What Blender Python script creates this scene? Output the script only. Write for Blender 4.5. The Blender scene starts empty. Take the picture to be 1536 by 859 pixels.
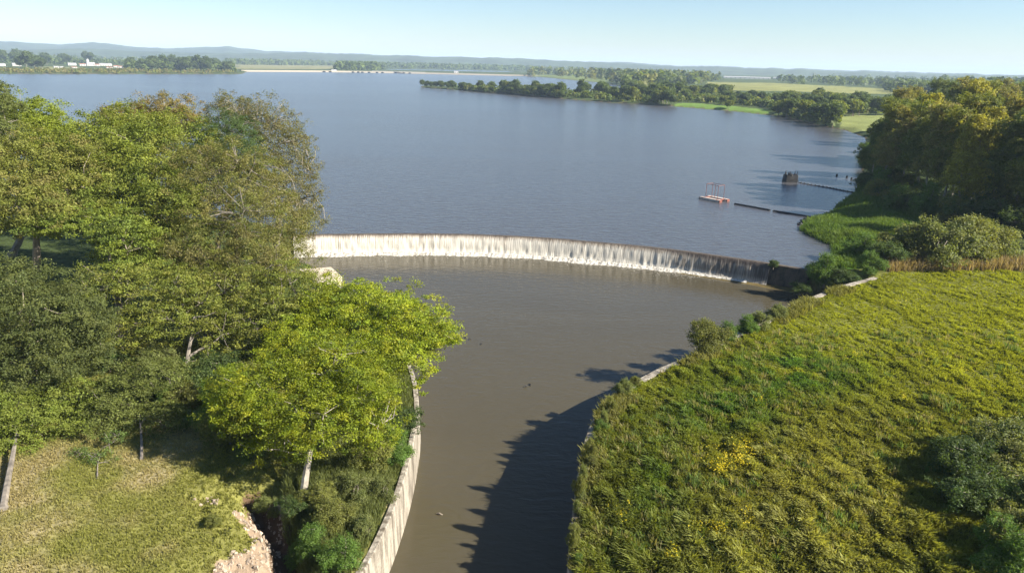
import bpy, math, random
import numpy as np
from mathutils import Vector

# ------------------------------------------------------------------ camera, sky, sun, exposure
sc = bpy.context.scene
CAMH = 24.0
FPX = 1097.0                      # focal length in pixels of the 1536 px wide photograph
PITCH, ROLL = math.radians(16.9), math.radians(1.4)
fwd = np.array([0, math.cos(PITCH), -math.sin(PITCH)])
r0 = np.array([1.0, 0, 0]); u0 = np.cross(r0, fwd)
RT = r0 * math.cos(ROLL) + u0 * math.sin(ROLL)
UP = -r0 * math.sin(ROLL) + u0 * math.cos(ROLL)
CAM = np.array([0, 0, CAMH])
from mathutils import Matrix
cd = bpy.data.cameras.new('camera'); cam = bpy.data.objects.new('camera', cd)
sc.collection.objects.link(cam); sc.camera = cam
cam.matrix_world = Matrix(((RT[0], UP[0], -fwd[0], 0), (RT[1], UP[1], -fwd[1], 0), (RT[2], UP[2], -fwd[2], CAMH), (0, 0, 0, 1)))
cd.sensor_width = 36; cd.lens = 36 * FPX / 1536; cd.clip_start = 0.5; cd.clip_end = 60000

SUN_EL = math.radians(33)
SUN_DIR = Vector((0.955 * math.cos(SUN_EL), -0.297 * math.cos(SUN_EL), math.sin(SUN_EL)))
w = bpy.data.worlds.new('World'); sc.world = w; w.use_nodes = True
nt = w.node_tree; nt.nodes.clear()
sky = nt.nodes.new('ShaderNodeTexSky'); sky.sky_type = 'NISHITA'; sky.sun_disc = False
sky.sun_elevation = SUN_EL
sky.sun_rotation = math.atan2(SUN_DIR.x, SUN_DIR.y)
sky.air_density = 1.0; sky.dust_density = 0.2; sky.ozone_density = 4.5; sky.altitude = 50
bg = nt.nodes.new('ShaderNodeBackground'); bg.inputs[1].default_value = 0.056
wo = nt.nodes.new('ShaderNodeOutputWorld')
nt.links.new(sky.outputs[0], bg.inputs[0]); nt.links.new(bg.outputs[0], wo.inputs[0])
sl = bpy.data.lights.new('sun', 'SUN'); sl.energy = 5.0; sl.angle = math.radians(0.55); sl.color = (1.0, 0.94, 0.84)
so = bpy.data.objects.new('sun', sl); sc.collection.objects.link(so)
so.rotation_euler = SUN_DIR.to_track_quat('Z', 'Y').to_euler(); so.location = (200, -50, 150)
sc.view_settings.view_transform = 'Standard'; sc.view_settings.look = 'None'
sc.view_settings.exposure = 1.45; sc.view_settings.gamma = 1.0
sc.cycles.max_bounces = 6; sc.cycles.diffuse_bounces = 3; sc.cycles.glossy_bounces = 3
sc.cycles.transmission_bounces = 4; sc.cycles.volume_bounces = 1; sc.cycles.transparent_max_bounces = 8
sc.cycles.use_denoising = True

# ------------------------------------------------------------------ helpers
def ray(px, py):
    return fwd + RT * (px - 768) / FPX - UP * (py - 429.5) / FPX
def P(px, py, z=0.0):                      # point of the plane z seen at a place of the photograph
    d = ray(px, py); t = (z - CAMH) / d[2]
    return CAM + d * t
def PY(px, py, Y):                         # point at forward distance Y
    d = ray(px, py); return CAM + d * (Y / d[1])
def PR(px, py, R):                         # point at horizontal distance R
    d = ray(px, py); return CAM + d * (R / math.hypot(d[0], d[1]))
C = sc.collection
def tag(o, label=None, cat=None, group=None, kind=None):
    if label: o['label'] = label
    if cat: o['category'] = cat
    if group: o['group'] = group
    if kind: o['kind'] = kind
    return o
def empty(name, loc=(0, 0, 0), rz=0):
    o = bpy.data.objects.new(name, None); C.objects.link(o); o.location = loc; o.rotation_euler = (0, 0, rz)
    o.empty_display_size = 0.3
    return o
def mesh(name, V, F, mat, cols=None, smooth=False, uv=None):
    V = np.asarray(V, dtype=np.float32); F = np.asarray(F, dtype=np.int32)
    me = bpy.data.meshes.new(name); n, k = F.shape
    me.vertices.add(len(V)); me.vertices.foreach_set('co', V.ravel())
    me.loops.add(n * k); me.loops.foreach_set('vertex_index', F.ravel())
    me.polygons.add(n); me.polygons.foreach_set('loop_start', np.arange(0, n * k, k, dtype=np.int32))
    me.polygons.foreach_set('loop_total', np.full(n, k, dtype=np.int32))
    me.polygons.foreach_set('use_smooth', np.full(n, smooth, dtype=bool))
    if cols is not None:
        c = np.ones((len(V), 4), dtype=np.float32); c[:, :3] = cols
        a = me.color_attributes.new('col', 'FLOAT_COLOR', 'POINT'); a.data.foreach_set('color', c.ravel())
    if uv is not None:
        l = me.uv_layers.new(name='uv'); l.data.foreach_set('uv', np.asarray(uv, dtype=np.float32)[F.ravel()].ravel())
    me.update(calc_edges=True); me.validate()
    me.materials.append(mat)
    return me
def obj(name, me, parent=None, loc=None):
    o = bpy.data.objects.new(name, me); C.objects.link(o)
    if parent is not None: o.parent = parent
    if loc is not None: o.location = loc
    return o
class MB:                                   # collects quads (and fans) for one mesh
    def __init__(s): s.V = []; s.F = []; s.n = 0
    def add(s, V, F):
        V = np.asarray(V, float); F = np.asarray(F, int)
        s.V.append(V); s.F.append(F + s.n); s.n += len(V)
    def box(s, c, size, rz=0.0, rx=0.0):
        x, y, z = np.array(size) / 2.0
        v = np.array([[-x,-y,-z],[x,-y,-z],[x,y,-z],[-x,y,-z],[-x,-y,z],[x,-y,z],[x,y,z],[-x,y,z]])
        if rx: v = v @ np.array([[1,0,0],[0,math.cos(rx),math.sin(rx)],[0,-math.sin(rx),math.cos(rx)]])
        v = v @ np.array([[math.cos(rz),math.sin(rz),0],[-math.sin(rz),math.cos(rz),0],[0,0,1]])
        s.add(v + np.array(c), [[0,3,2,1],[4,5,6,7],[0,1,5,4],[1,2,6,5],[2,3,7,6],[3,0,4,7]])
    def tube(s, pts, rad, n=6):
        pts = np.asarray(pts, float); rad = np.broadcast_to(rad, (len(pts),)); m = len(pts)
        t = np.gradient(pts, axis=0); t /= np.linalg.norm(t, axis=1)[:, None] + 1e-9
        ref = np.array([0, 0, 1.0]) if abs(t[:, 2]).mean() < 0.8 else np.array([1.0, 0, 0])
        a = np.cross(t, ref); a /= np.linalg.norm(a, axis=1)[:, None] + 1e-9; b = np.cross(t, a)
        an = np.linspace(0, 2 * np.pi, n, endpoint=False)
        v = pts[:, None] + rad[:, None, None] * (a[:, None] * np.cos(an)[None, :, None] + b[:, None] * np.sin(an)[None, :, None])
        i = np.arange(m - 1)[:, None] * n; j = np.arange(n)[None]; k = (j + 1) % n
        f = np.stack([i + j, i + k, i + n + k, i + n + j], -1).reshape(-1, 4)
        s.add(v.reshape(-1, 3), f)
        for e, base in ((0, 0), (1, (m - 1) * n)):    # end caps as quads
            q = [[base + z, base + z + 1, base + (z + 2) % n, base + (z + 2) % n] for z in range(0)]
        if n == 6:
            b0 = (m - 1) * n
            s.F.append(np.array([[0, 1, 2, 3], [0, 3, 4, 5], [b0 + 3, b0 + 2, b0 + 1, b0], [b0 + 5, b0 + 4, b0 + 3, b0]]) + s.n - len(pts) * n)
    def build(s, name, mat, parent=None, smooth=False):
        return obj(name, mesh(name, np.concatenate(s.V), np.concatenate(s.F), mat, smooth=smooth), parent)

rs = np.random.RandomState(7)
_perm = np.random.RandomState(3).rand(256, 256)
def vnoise(x, y):
    xi = np.floor(x).astype(int); yi = np.floor(y).astype(int); fx = x - xi; fy = y - yi
    fx = fx * fx * (3 - 2 * fx); fy = fy * fy * (3 - 2 * fy)
    g = lambda a, b: _perm[a & 255, b & 255]
    return (g(xi, yi) * (1 - fx) + g(xi + 1, yi) * fx) * (1 - fy) + (g(xi, yi + 1) * (1 - fx) + g(xi + 1, yi + 1) * fx) * fy
def fbm(x, y, o=4):
    s = 0; a = 0.5; t = 0
    for i in range(o):
        s = s + a * vnoise(x + 17.3 * i, y - 9.1 * i); t += a; a *= 0.5; x = x * 2.03; y = y * 2.03
    return s / t
def inpoly(x, y, poly):
    r = np.zeros(np.shape(x), bool); n = len(poly)
    for i in range(n):
        x1, y1 = poly[i]; x2, y2 = poly[(i + 1) % n]
        if y1 == y2: continue
        c = ((y1 > y) != (y2 > y)) & (x < (x2 - x1) * (y - y1) / (y2 - y1) + x1); r ^= c
    return r
def pdist(x, y, poly, closed=True):
    d = np.full(np.shape(x), 1e9); n = len(poly)
    for i in range(n if closed else n - 1):
        x1, y1 = poly[i]; x2, y2 = poly[(i + 1) % n]; dx, dy = x2 - x1, y2 - y1; L = dx * dx + dy * dy + 1e-9
        t = np.clip(((x - x1) * dx + (y - y1) * dy) / L, 0, 1)
        d = np.minimum(d, np.hypot(x - x1 - t * dx, y - y1 - t * dy))
    return d
def smooth_curve(pts, n):
    pts = np.asarray(pts, float); m = len(pts)
    d = np.r_[0, np.cumsum(np.linalg.norm(np.diff(pts, axis=0), axis=1))]
    T = np.linspace(0, d[-1], n); out = []
    for t in T:
        i = min(np.searchsorted(d, t, side='right') - 1, m - 2); i = max(i, 0)
        f = (t - d[i]) / (d[i + 1] - d[i] + 1e-9)
        p0, p1, p2, p3 = pts[max(i - 1, 0)], pts[i], pts[i + 1], pts[min(i + 2, m - 1)]
        out.append(0.5 * ((2 * p1) + (p2 - p0) * f + (2 * p0 - 5 * p1 + 4 * p2 - p3) * f * f + (3 * p1 - p0 - 3 * p2 + p3) * f ** 3))
    return np.array(out)

# ------------------------------------------------------------------ materials
def nm(name):
    m = bpy.data.materials.new(name); m.use_nodes = True; t = m.node_tree; t.nodes.clear()
    return m, t, (lambda k, **kw: _n(t, k, **kw)), t.links.new
def _n(t, k, **kw):
    n = t.nodes.new(k)
    for a, b in kw.items(): setattr(n, a, b)
    return n
def simple(name, col, rough=0.8, var=0.25, scale=3.0, bump=0.0, metal=0.0):
    m, t, N, L = nm(name)
    tc = N('ShaderNodeTexCoord'); no = N('ShaderNodeTexNoise'); no.inputs['Scale'].default_value = scale; no.inputs['Detail'].default_value = 6
    L(tc.outputs['Object'], no.inputs['Vector'])
    mr = N('ShaderNodeMapRange'); mr.inputs['From Min'].default_value = 0.3; mr.inputs['From Max'].default_value = 0.7
    mr.inputs['To Min'].default_value = 1 - var; mr.inputs['To Max'].default_value = 1 + var; L(no.outputs[0], mr.inputs[0])
    mx = N('ShaderNodeVectorMath', operation='SCALE'); mx.inputs[0].default_value = col; L(mr.outputs[0], mx.inputs['Scale'])
    b = N('ShaderNodeBsdfPrincipled'); b.inputs['Roughness'].default_value = rough; b.inputs['Metallic'].default_value = metal
    L(mx.outputs[0], b.inputs['Base Color'])
    if bump:
        bp = N('ShaderNodeBump'); bp.inputs['Distance'].default_value = bump; L(no.outputs[0], bp.inputs['Height']); L(bp.outputs[0], b.inputs['Normal'])
    o = N('ShaderNodeOutputMaterial'); L(b.outputs[0], o.inputs[0]); return m
def leaf_mat(name, trans=0.45, spec=0.25):
    m, t, N, L = nm(name)
    at = N('ShaderNodeAttribute', attribute_name='col')
    oi = N('ShaderNodeObjectInfo')
    mr = N('ShaderNodeMapRange'); mr.inputs['To Min'].default_value = 1.1; mr.inputs['To Max'].default_value = 1.45; L(oi.outputs['Random'], mr.inputs[0])
    sc_ = N('ShaderNodeVectorMath', operation='SCALE'); L(at.outputs['Color'], sc_.inputs[0]); L(mr.outputs[0], sc_.inputs['Scale'])
    b = N('ShaderNodeBsdfPrincipled'); b.inputs['Roughness'].default_value = 0.6; b.inputs['Specular IOR Level'].default_value = spec
    L(sc_.outputs[0], b.inputs['Base Color'])
    tr = N('ShaderNodeBsdfTranslucent'); s2 = N('ShaderNodeVectorMath', operation='MULTIPLY'); s2.inputs[1].default_value = (1.25, 1.2, 0.5)
    L(sc_.outputs[0], s2.inputs[0]); L(s2.outputs[0], tr.inputs[0])
    mx = N('ShaderNodeMixShader'); mx.inputs[0].default_value = trans; L(b.outputs[0], mx.inputs[1]); L(tr.outputs[0], mx.inputs[2])
    o = N('ShaderNodeOutputMaterial'); L(mx.outputs[0], o.inputs[0]); return m
LEAF = leaf_mat('leaf'); GRASS = leaf_mat('grass_blade', 0.42, 0.15)
BARK = simple('bark', (0.20, 0.165, 0.125), 0.9, 0.35, 4, 0.03)
PALEBARK = simple('pale_bark', (0.27, 0.235, 0.185), 0.85, 0.35, 3, 0.02)
MIDBARK = simple('grey_brown_bark', (0.17, 0.145, 0.115), 0.9, 0.5, 2.5, 0.03)  # bark colour darkened, partly to stand in for shade on the grove trunks
DARK = simple('dark_wet_timber', (0.013, 0.012, 0.011), 0.6, 0.4, 5, 0.02)
WHITE = simple('white_wall', (0.50, 0.48, 0.44), 0.7, 0.08, 0.2)
ROOFR = simple('red_tile_roof', (0.30, 0.14, 0.09), 0.85, 0.25, 0.6)
ROOFG = simple('grey_roof', (0.35, 0.34, 0.33), 0.7, 0.2, 0.3)
WIN = simple('window_glass', (0.03, 0.035, 0.04), 0.2, 0.1, 1)
FLOATW = simple('float_white', (0.50, 0.42, 0.35), 0.6, 0.2, 3)
RUST = simple('red_oxide_steel', (0.20, 0.065, 0.045), 0.65, 0.35, 6)

def concrete(name, base, stain, vert=True):
    m, t, N, L = nm(name)
    tc = N('ShaderNodeTexCoord')
    mp = N('ShaderNodeMapping'); mp.inputs['Scale'].default_value = (1.6, 1.6, 0.22 if vert else 1.6); L(tc.outputs['Object'], mp.inputs[0])
    n1 = N('ShaderNodeTexNoise'); n1.inputs['Scale'].default_value = 1.3; n1.inputs['Detail'].default_value = 8; n1.inputs['Roughness'].default_value = 0.65; L(mp.outputs[0], n1.inputs['Vector'])
    n2 = N('ShaderNodeTexNoise'); n2.inputs['Scale'].default_value = 6; n2.inputs['Detail'].default_value = 8; L(tc.outputs['Object'], n2.inputs['Vector'])
    cr = N('ShaderNodeValToRGB'); cr.color_ramp.elements[0].position = 0.38; cr.color_ramp.elements[1].position = 0.58
    cr.color_ramp.elements[0].color = (*stain, 1); cr.color_ramp.elements[1].color = (*base, 1); L(n1.outputs[0], cr.inputs[0])
    mr = N('ShaderNodeMapRange'); mr.inputs['To Min'].default_value = 0.6; mr.inputs['To Max'].default_value = 1.35; L(n2.outputs[0], mr.inputs[0])
    sm = N('ShaderNodeVectorMath', operation='SCALE'); L(cr.outputs[0], sm.inputs[0]); L(mr.outputs[0], sm.inputs['Scale'])
    b = N('ShaderNodeBsdfPrincipled'); b.inputs['Roughness'].default_value = 0.9; L(sm.outputs[0], b.inputs['Base Color'])
    bp = N('ShaderNodeBump'); bp.inputs['Distance'].default_value = 0.05; L(n2.outputs[0], bp.inputs['Height']); L(bp.outputs[0], b.inputs['Normal'])
    o = N('ShaderNodeOutputMaterial'); L(b.outputs[0], o.inputs[0]); return m
CONC = concrete('weathered_concrete', (0.34, 0.30, 0.235), (0.10, 0.08, 0.055))
DAMC = concrete('dam_concrete', (0.30, 0.26, 0.20), (0.20, 0.18, 0.13), False)
WETC = concrete('wet_concrete', (0.10, 0.075, 0.05), (0.035, 0.028, 0.02))

def water(name, mud, scale, dist, patch, rough, ior=1.333):
    m, t, N, L = nm(name)
    tc = N('ShaderNodeTexCoord')
    mp = N('ShaderNodeMapping'); mp.inputs['Rotation'].default_value = (0, 0, math.radians(-18)); mp.inputs['Scale'].default_value = (0.45, 1.0, 1.0); L(tc.outputs['Object'], mp.inputs[0])
    n1 = N('ShaderNodeTexNoise'); n1.inputs['Scale'].default_value = scale; n1.inputs['Detail'].default_value = 3; n1.inputs['Roughness'].default_value = 0.55; n1.inputs['Distortion'].default_value = 0.4
    L(mp.outputs[0], n1.inputs['Vector'])
    n3 = N('ShaderNodeTexNoise'); n3.inputs['Scale'].default_value = patch; n3.inputs['Detail'].default_value = 4; n3.inputs['Distortion'].default_value = 0.8
    mp3 = N('ShaderNodeMapping'); mp3.inputs['Scale'].default_value = (0.5, 1.0, 1.0); L(tc.outputs['Object'], mp3.inputs[0]); L(mp3.outputs[0], n3.inputs['Vector'])
    mr = N('ShaderNodeMapRange'); mr.inputs['From Min'].default_value = 0.35; mr.inputs['From Max'].default_value = 0.65
    mr.inputs['To Min'].default_value = dist * 0.6; mr.inputs['To Max'].default_value = dist * 1.4; L(n3.outputs[0], mr.inputs[0])
    bp = N('ShaderNodeBump'); bp.inputs['Strength'].default_value = 1.0; L(n1.outputs[0], bp.inputs['Height']); L(mr.outputs[0], bp.inputs['Distance'])
    b = N('ShaderNodeBsdfPrincipled'); b.inputs['Roughness'].default_value = rough; b.inputs['IOR'].default_value = ior
    b.inputs['Base Color'].default_value = (*mud, 1)
    mc = N('ShaderNodeMapRange'); mc.inputs['To Min'].default_value = 0.85; mc.inputs['To Max'].default_value = 1.15; L(n3.outputs[0], mc.inputs[0])
    sm = N('ShaderNodeVectorMath', operation='SCALE'); sm.inputs[0].default_value = mud; L(mc.outputs[0], sm.inputs['Scale']); L(sm.outputs[0], b.inputs['Base Color'])
    L(bp.outputs[0], b.inputs['Normal'])
    o = N('ShaderNodeOutputMaterial'); L(b.outputs[0], o.inputs[0]); return m
LAKEM = water('lake_water', (0.062, 0.061, 0.065), 1.1, 0.19, 0.012, 0.22)
POOLM = water('pool_water', (0.066, 0.056, 0.034), 1.8, 0.045, 0.05, 0.10, 1.24)

# ground: land cover colours as a vertex attribute, small detail from noise
def ground_mat():
    m, t, N, L = nm('ground')
    at = N('ShaderNodeAttribute', attribute_name='col'); tc = N('ShaderNodeTexCoord')
    n1 = N('ShaderNodeTexNoise'); n1.inputs['Scale'].default_value = 1.2; n1.inputs['Detail'].default_value = 9; n1.inputs['Roughness'].default_value = 0.7; L(tc.outputs['Object'], n1.inputs['Vector'])
    n2 = N('ShaderNodeTexNoise'); n2.inputs['Scale'].default_value = 0.035; n2.inputs['Detail'].default_value = 6; L(tc.outputs['Object'], n2.inputs['Vector'])
    a = N('ShaderNodeMapRange'); a.inputs['From Min'].default_value = .25; a.inputs['From Max'].default_value = .75; a.inputs['To Min'].default_value = 0.5; a.inputs['To Max'].default_value = 1.5; L(n1.outputs[0], a.inputs[0])
    c = N('ShaderNodeMapRange'); c.inputs['From Min'].default_value = .25; c.inputs['From Max'].default_value = .75; c.inputs['To Min'].default_value = 0.7; c.inputs['To Max'].default_value = 1.3; L(n2.outputs[0], c.inputs[0])
    mu = N('ShaderNodeMath', operation='MULTIPLY'); L(a.outputs[0], mu.inputs[0]); L(c.outputs[0], mu.inputs[1])
    s = N('ShaderNodeVectorMath', operation='SCALE'); L(at.outputs['Color'], s.inputs[0]); L(mu.outputs[0], s.inputs['Scale'])
    b = N('ShaderNodeBsdfPrincipled'); b.inputs['Roughness'].default_value = 1; b.inputs['Specular IOR Level'].default_value = 0.1; L(s.outputs[0], b.inputs['Base Color'])
    bp = N('ShaderNodeBump'); bp.inputs['Distance'].default_value = 0.25; L(n1.outputs[0], bp.inputs['Height']); L(bp.outputs[0], b.inputs['Normal'])
    o = N('ShaderNodeOutputMaterial'); L(b.outputs[0], o.inputs[0]); return m
GROUND = ground_mat()

# ------------------------------------------------------------------ the plan of the place
POOL_Z = -2.6
weir_px = [(440, 353), (480, 352), (600, 351), (700, 352), (800, 356), (900, 364), (1000, 373.5), (1100, 387), (1160, 396), (1215, 405)]
WEIR = smooth_curve([P(a, b, 0)[:2] for a, b in weir_px], 120)
WL, WR = WEIR[0], WEIR[-1]
def xy(l, z=0.0): return [tuple(P(a, b, z)[:2]) for a, b in l]
lake_poly = [tuple(p) for p in WEIR] + xy([(1250, 400), (1262, 388), (1255, 368), (1228, 356), (1205, 344), (1222, 331), (1250, 322), (1272, 305), (1290, 290), (1297, 270), (1292, 250), (1300, 230),
    (1298, 207), (1270, 196), (1230, 189), (1180, 176), (1100, 167), (1000, 159), (915, 154), (840, 148), (760, 141.5), (680, 135), (632, 131.5), (631, 129.5), (680, 131), (760, 136.5), (840, 142),
    (880, 141), (925, 136), (933, 129), (905, 124.5), (860, 120.5), (805, 115.2), (700, 112.3), (600, 110), (500, 108.2), (372, 107.4), (362, 111.5), (200, 111.3), (0, 111)]) + \
    [(-1500, 500), (-1500, 160), (-400, 150), (-150, 118), (-75, 100), (-40, 104)]
back_poly = xy([(585, 106.5), (780, 109.5), (760, 107.2), (700, 105.4), (600, 104.2), (560, 104)])
LW = smooth_curve([(-33, 96), (-31, 90), (-25.5, 86.5), (-19, 77), (-13, 65.5), (-8.6, 56.5), (-6.8, 49.5), (-6.25, 43.5), (-6.2, 37.5), (-6.7, 31.5), (-8.2, 25), (-12, 10), (-16, -25)], 140)
RW = smooth_curve([(42.6, 83.2), (36.5, 78.6), (30.6, 73.2), (21.2, 63.2), (15.5, 57.6), (10.4, 52.6), (6.9, 47.8), (5.2, 43.2), (4.3, 38.7), (3.5, 33.4), (3.0, 28), (3.2, 18), (5, 0), (9, -25)], 140)
pool_poly = [tuple(p) for p in WEIR[::-1]] + [tuple(p) for p in LW] + [tuple(p) for p in RW[::-1]]
RZ = 1.0                                   # top of the east channel wall
def lwz(y): return np.interp(y, [-25, 30, 60, 85, 100], [0.15, 0.2, 0.3, 0.3, 0.3])
GUL = [P(380, 735, 1)[:2], P(398, 755, 1)[:2], P(425, 790, 1)[:2], P(432, 830, 1)[:2], P(440, 900, 1)[:2]]

def zground(x, y):
    x = np.asarray(x, float); y = np.asarray(y, float)
    inl = inpoly(x, y, lake_poly); inb = inpoly(x, y, back_poly); inp = inpoly(x, y, pool_poly)
    dl = pdist(x, y, lake_poly); db = pdist(x, y, back_poly); dw = pdist(x, y, [tuple(p) for p in WEIR], False)
    far = np.hypot(x, y)
    n = fbm(x * 0.05, y * 0.05); n2 = fbm(x * 0.4 + 5, y * 0.4)
    land = 0.95 + (n - 0.5) * 0.7 + (n2 - 0.5) * 0.25
    land = land + np.clip((far - 300) / 1500, 0, 1) * (1.0 + 2.2 * (fbm(x * 0.003, y * 0.003) - 0.4))
    left = (x < (LW[:, 0].max() + 2)) & (y < 130) & (x < np.interp(y, [-25, 31, 43, 65, 86, 100], [0, -3, -2, -8, -20, -30]))
    lz = np.interp(pdist(x, y, [tuple(p) for p in LW], False), [0, 0.6, 3, 8, 20], [0.12, 0.12, 0.6, 1.5, 1.7]) + (n2 - 0.5) * 0.3 + (n - .5) * .5
    land = np.where(left, lz, land)
    dg = pdist(x, y, GUL, False)
    land = np.where(left, land - 1.5 * np.exp(-(dg / 0.9) ** 2) - 0.4 * np.exp(-(dg / 2.2) ** 2) + (fbm(x * 1.3, y * 1.3) - .5) * 1.5 * np.exp(-(dg / 3.0) ** 2), land)
    dr = pdist(x, y, [tuple(p) for p in RW], False)
    right = (x > np.interp(y, [-25, 31, 43, 52, 62, 83], [0, -1, 0, 5, 14, 36])) & (y < 90) & ~left
    land = np.where(right, np.interp(dr, [0, 0.3, 3, 12], [RZ - 0.12, RZ - 0.12, RZ, RZ + 0.1]) + (n2 - .5) * .25 * np.clip(dr / 3, 0, 1) + (n - .5) * .8 * np.clip(dr / 15, 0, 1), land)
    slope = 0.28
    shore = np.where(left | right, 9.0, 0.03 + slope * dl)
    z = np.minimum(land, shore)
    z = np.where(inl, -np.minimum(0.05 + slope * dl, 3.0), z)
    z = np.where(inb, -1.5, z)
    z = np.where(inp, POOL_Z - 1.5, z)
    z = np.where(inp & (x > 22) & (y > 62), np.maximum(z, POOL_Z + 0.35 - 0.16 * np.minimum(dr, dw * 0.9)), z)
    z = np.where(inl & (dw < 1.5), -1.5, z)
    return z

# one ground sheet: a polar grid, fine in view, out to the horizon
ang = np.radians(np.r_[np.linspace(-180, -46, 40)[:-1], np.linspace(-46, 46, 760), np.linspace(46, 180, 40)[1:]])
rad = np.r_[np.geomspace(2, 22, 30)[:-1], np.geomspace(22, 180, 620)[:-1], np.geomspace(180, 9500, 330)]
A, Rr = np.meshgrid(ang, rad)
gx = np.sin(A) * Rr; gy = np.cos(A) * Rr
gz = zground(gx.ravel(), gy.ravel()).reshape(gx.shape)
# land cover
def zone(pts, z=1.0): return xy(pts, z)
zx, zy = gx.ravel(), gy.ravel()
farr = np.hypot(zx, zy)
nz = fbm(zx * 0.02, zy * 0.02); nf = fbm(zx * 0.25, zy * 0.25)
col = np.empty((len(zx), 3)); col[:] = (0.055, 0.075, 0.022)
leftm = (zx < np.interp(zy, [-25, 31, 43, 65, 86, 100], [0, -3, -2, -8, -20, -30])) & (zy < 130)
g1 = np.array([0.17, 0.165, 0.045]); g2 = np.array([0.30, 0.25, 0.13])
t_ = np.clip((nf - 0.42) * 5, 0, 1)[:, None] * np.clip((44 - zy) / 8, 0, 1)[:, None]
col = np.where(leftm[:, None] & (zy < 60)[:, None], g1 * (1 - t_) + g2 * t_, col)
dgul = pdist(zx, zy, GUL, False)
soil = (leftm & (dgul < 4.6) & (zx < np.interp(zy, [28, 32, 36], [-10.5, -11.5, -12.5])) & (zy < 35.5) & (nf + 0.10 * np.clip(2 - dgul, -3, 2) > 0.36))
col[soil] = (0.27, 0.20, 0.135)
col[leftm & (dgul < 0.8)] = (0.10, 0.065, 0.04)
rightm = (~leftm) & (zy < 90)
cm = np.array([0.125, 0.130, 0.028])
col = np.where(rightm[:, None], cm[None] * (0.8 + 0.4 * nf[:, None]), col)
wood = (~leftm) & (zy >= 90) & (farr < 420); col[wood] = (0.045, 0.062, 0.02)
for pts, c in (
    ([(1055, 134), (1062, 124), (1180, 126), (1330, 134), (1345, 142), (1200, 140)], (0.20, 0.20, 0.062)),
    ([(340, 104), (345, 97.5), (505, 99), (505, 105)], (0.19, 0.18, 0.075)),
    ([(1010, 161), (1015, 156), (1090, 158), (1160, 166), (1150, 171)], (0.12, 0.19, 0.035)),
    ([(1260, 194), (1262, 170), (1330, 172), (1330, 200)], (0.17, 0.19, 0.06)),
    ([(1200, 400), (1200, 320), (1290, 280), (1340, 290), (1345, 350), (1290, 400)], (0.075, 0.15, 0.018)),
    ([(1370, 350), (1380, 335), (1536, 345), (1700, 370), (1700, 400), (1536, 385)], (0.075, 0.095, 0.025)),
    ([(50, 108), (55, 101), (110, 101), (110, 108)], (0.20, 0.20, 0.08)),
    ([(860, 124), (800, 113), (860, 115), (960, 122)], (0.13, 0.16, 0.05)),
):
    jx = fbm(zx * 9 / (farr + 9) + zx * .01, zy * .02 + 3) - .5; jy = fbm(zx * .02 + 30, zy * .015) - .5
    m_ = inpoly(zx * (1 + .05 * jx) + jy * farr * .03, zy * (1 + .10 * jy + .05 * jx), zone(pts)); col[m_] = c
zz = gz.ravel()
mudm = (zz < 0.13) & (zz > -1.5) & ~leftm; col[mudm] = (0.115, 0.085, 0.05)
lowp = (zz < POOL_Z + 0.6); col[lowp] = (0.12, 0.09, 0.035)
col *= (0.8 + 0.4 * nz)[:, None]
nr, na = gx.shape
i = np.arange(nr - 1)[:, None] * na; j = np.arange(na - 1)[None]
Fg = np.stack([i + j, i + j + 1, i + na + j + 1, i + na + j], -1).reshape(-1, 4)[:, ::-1]
tag(obj('ground', mesh('ground', np.stack([zx, zy, zz], 1), Fg, GROUND, cols=col, smooth=True)), 'green and brown land around the lake and channel', None, None, 'structure')

# lake and lower pool: each a sheet that meets at the weir
def strip_sheet(name, line, y2, z, mat):
    xs = np.array([p[0] for p in line]); ys = np.array([p[1] for p in line])
    o = np.argsort(xs); xs = xs[o]; ys = ys[o]
    V = [(x, y, z) for x, y in zip(xs, ys)] + [(x, y2, z) for x in xs]; n = len(xs)
    F = [[i, i + 1, n + i + 1, n + i] if y2 > ys[0] else [i + 1, i, n + i, n + i + 1] for i in range(n - 1)]
    return obj(name, mesh(name, V, F, mat))
off = [(p[0], p[1]) for p in WEIR]
o = strip_sheet('lake_water', [(-6000, 101)] + [(p[0], p[1] + 0.35) for p in off] + [(50, 80), (6000, 80)], 4200, 0.0, LAKEM)
tag(o, 'wide blue-grey reservoir water above the weir', None, None, 'structure')
o = strip_sheet('pool_water', [(-60, 101)] + [(p[0], p[1] - 0.2) for p in off] + [(50, 84)], -30, POOL_Z, POOLM)
tag(o, 'muddy brown water of the pool and channel below the weir', None, None, 'structure')

# ------------------------------------------------------------------ weir
tan = np.gradient(WEIR, axis=0); tan /= np.linalg.norm(tan, axis=1)[:, None]
nrm = np.stack([tan[:, 1], -tan[:, 0]], 1)          # towards the pool
def sweep(line, nr_, prof, name, mat, parent=None, smooth=False, uv=False, zfun=None):
    n, k = len(line), len(prof)
    V = np.zeros((n, k, 3)); pr = np.array(prof)
    V[:, :, :2] = line[:, None] + nr_[:, None] * pr[None, :, 0, None]
    V[:, :, 2] = pr[None, :, 1]
    if zfun is not None: V = zfun(V)
    i = np.arange(n - 1)[:, None] * k; j = np.arange(k - 1)[None]
    F = np.stack([i + j, i + j + 1, i + k + j + 1, i + k + j], -1).reshape(-1, 4)[:, ::-1]
    U = None
    if uv:
        L_ = np.r_[0, np.cumsum(np.linalg.norm(np.diff(line, axis=0), axis=1))]
        U = np.stack([np.repeat(L_, k), np.tile(np.linspace(0, 1, k), n)], 1)
    return obj(name, mesh(name, V.reshape(-1, 3), F, mat, smooth=smooth, uv=U), parent)
weir = empty('weir', (0, 0, 0)); tag(weir, 'long curved concrete weir with white water pouring over its face', 'weir')
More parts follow.
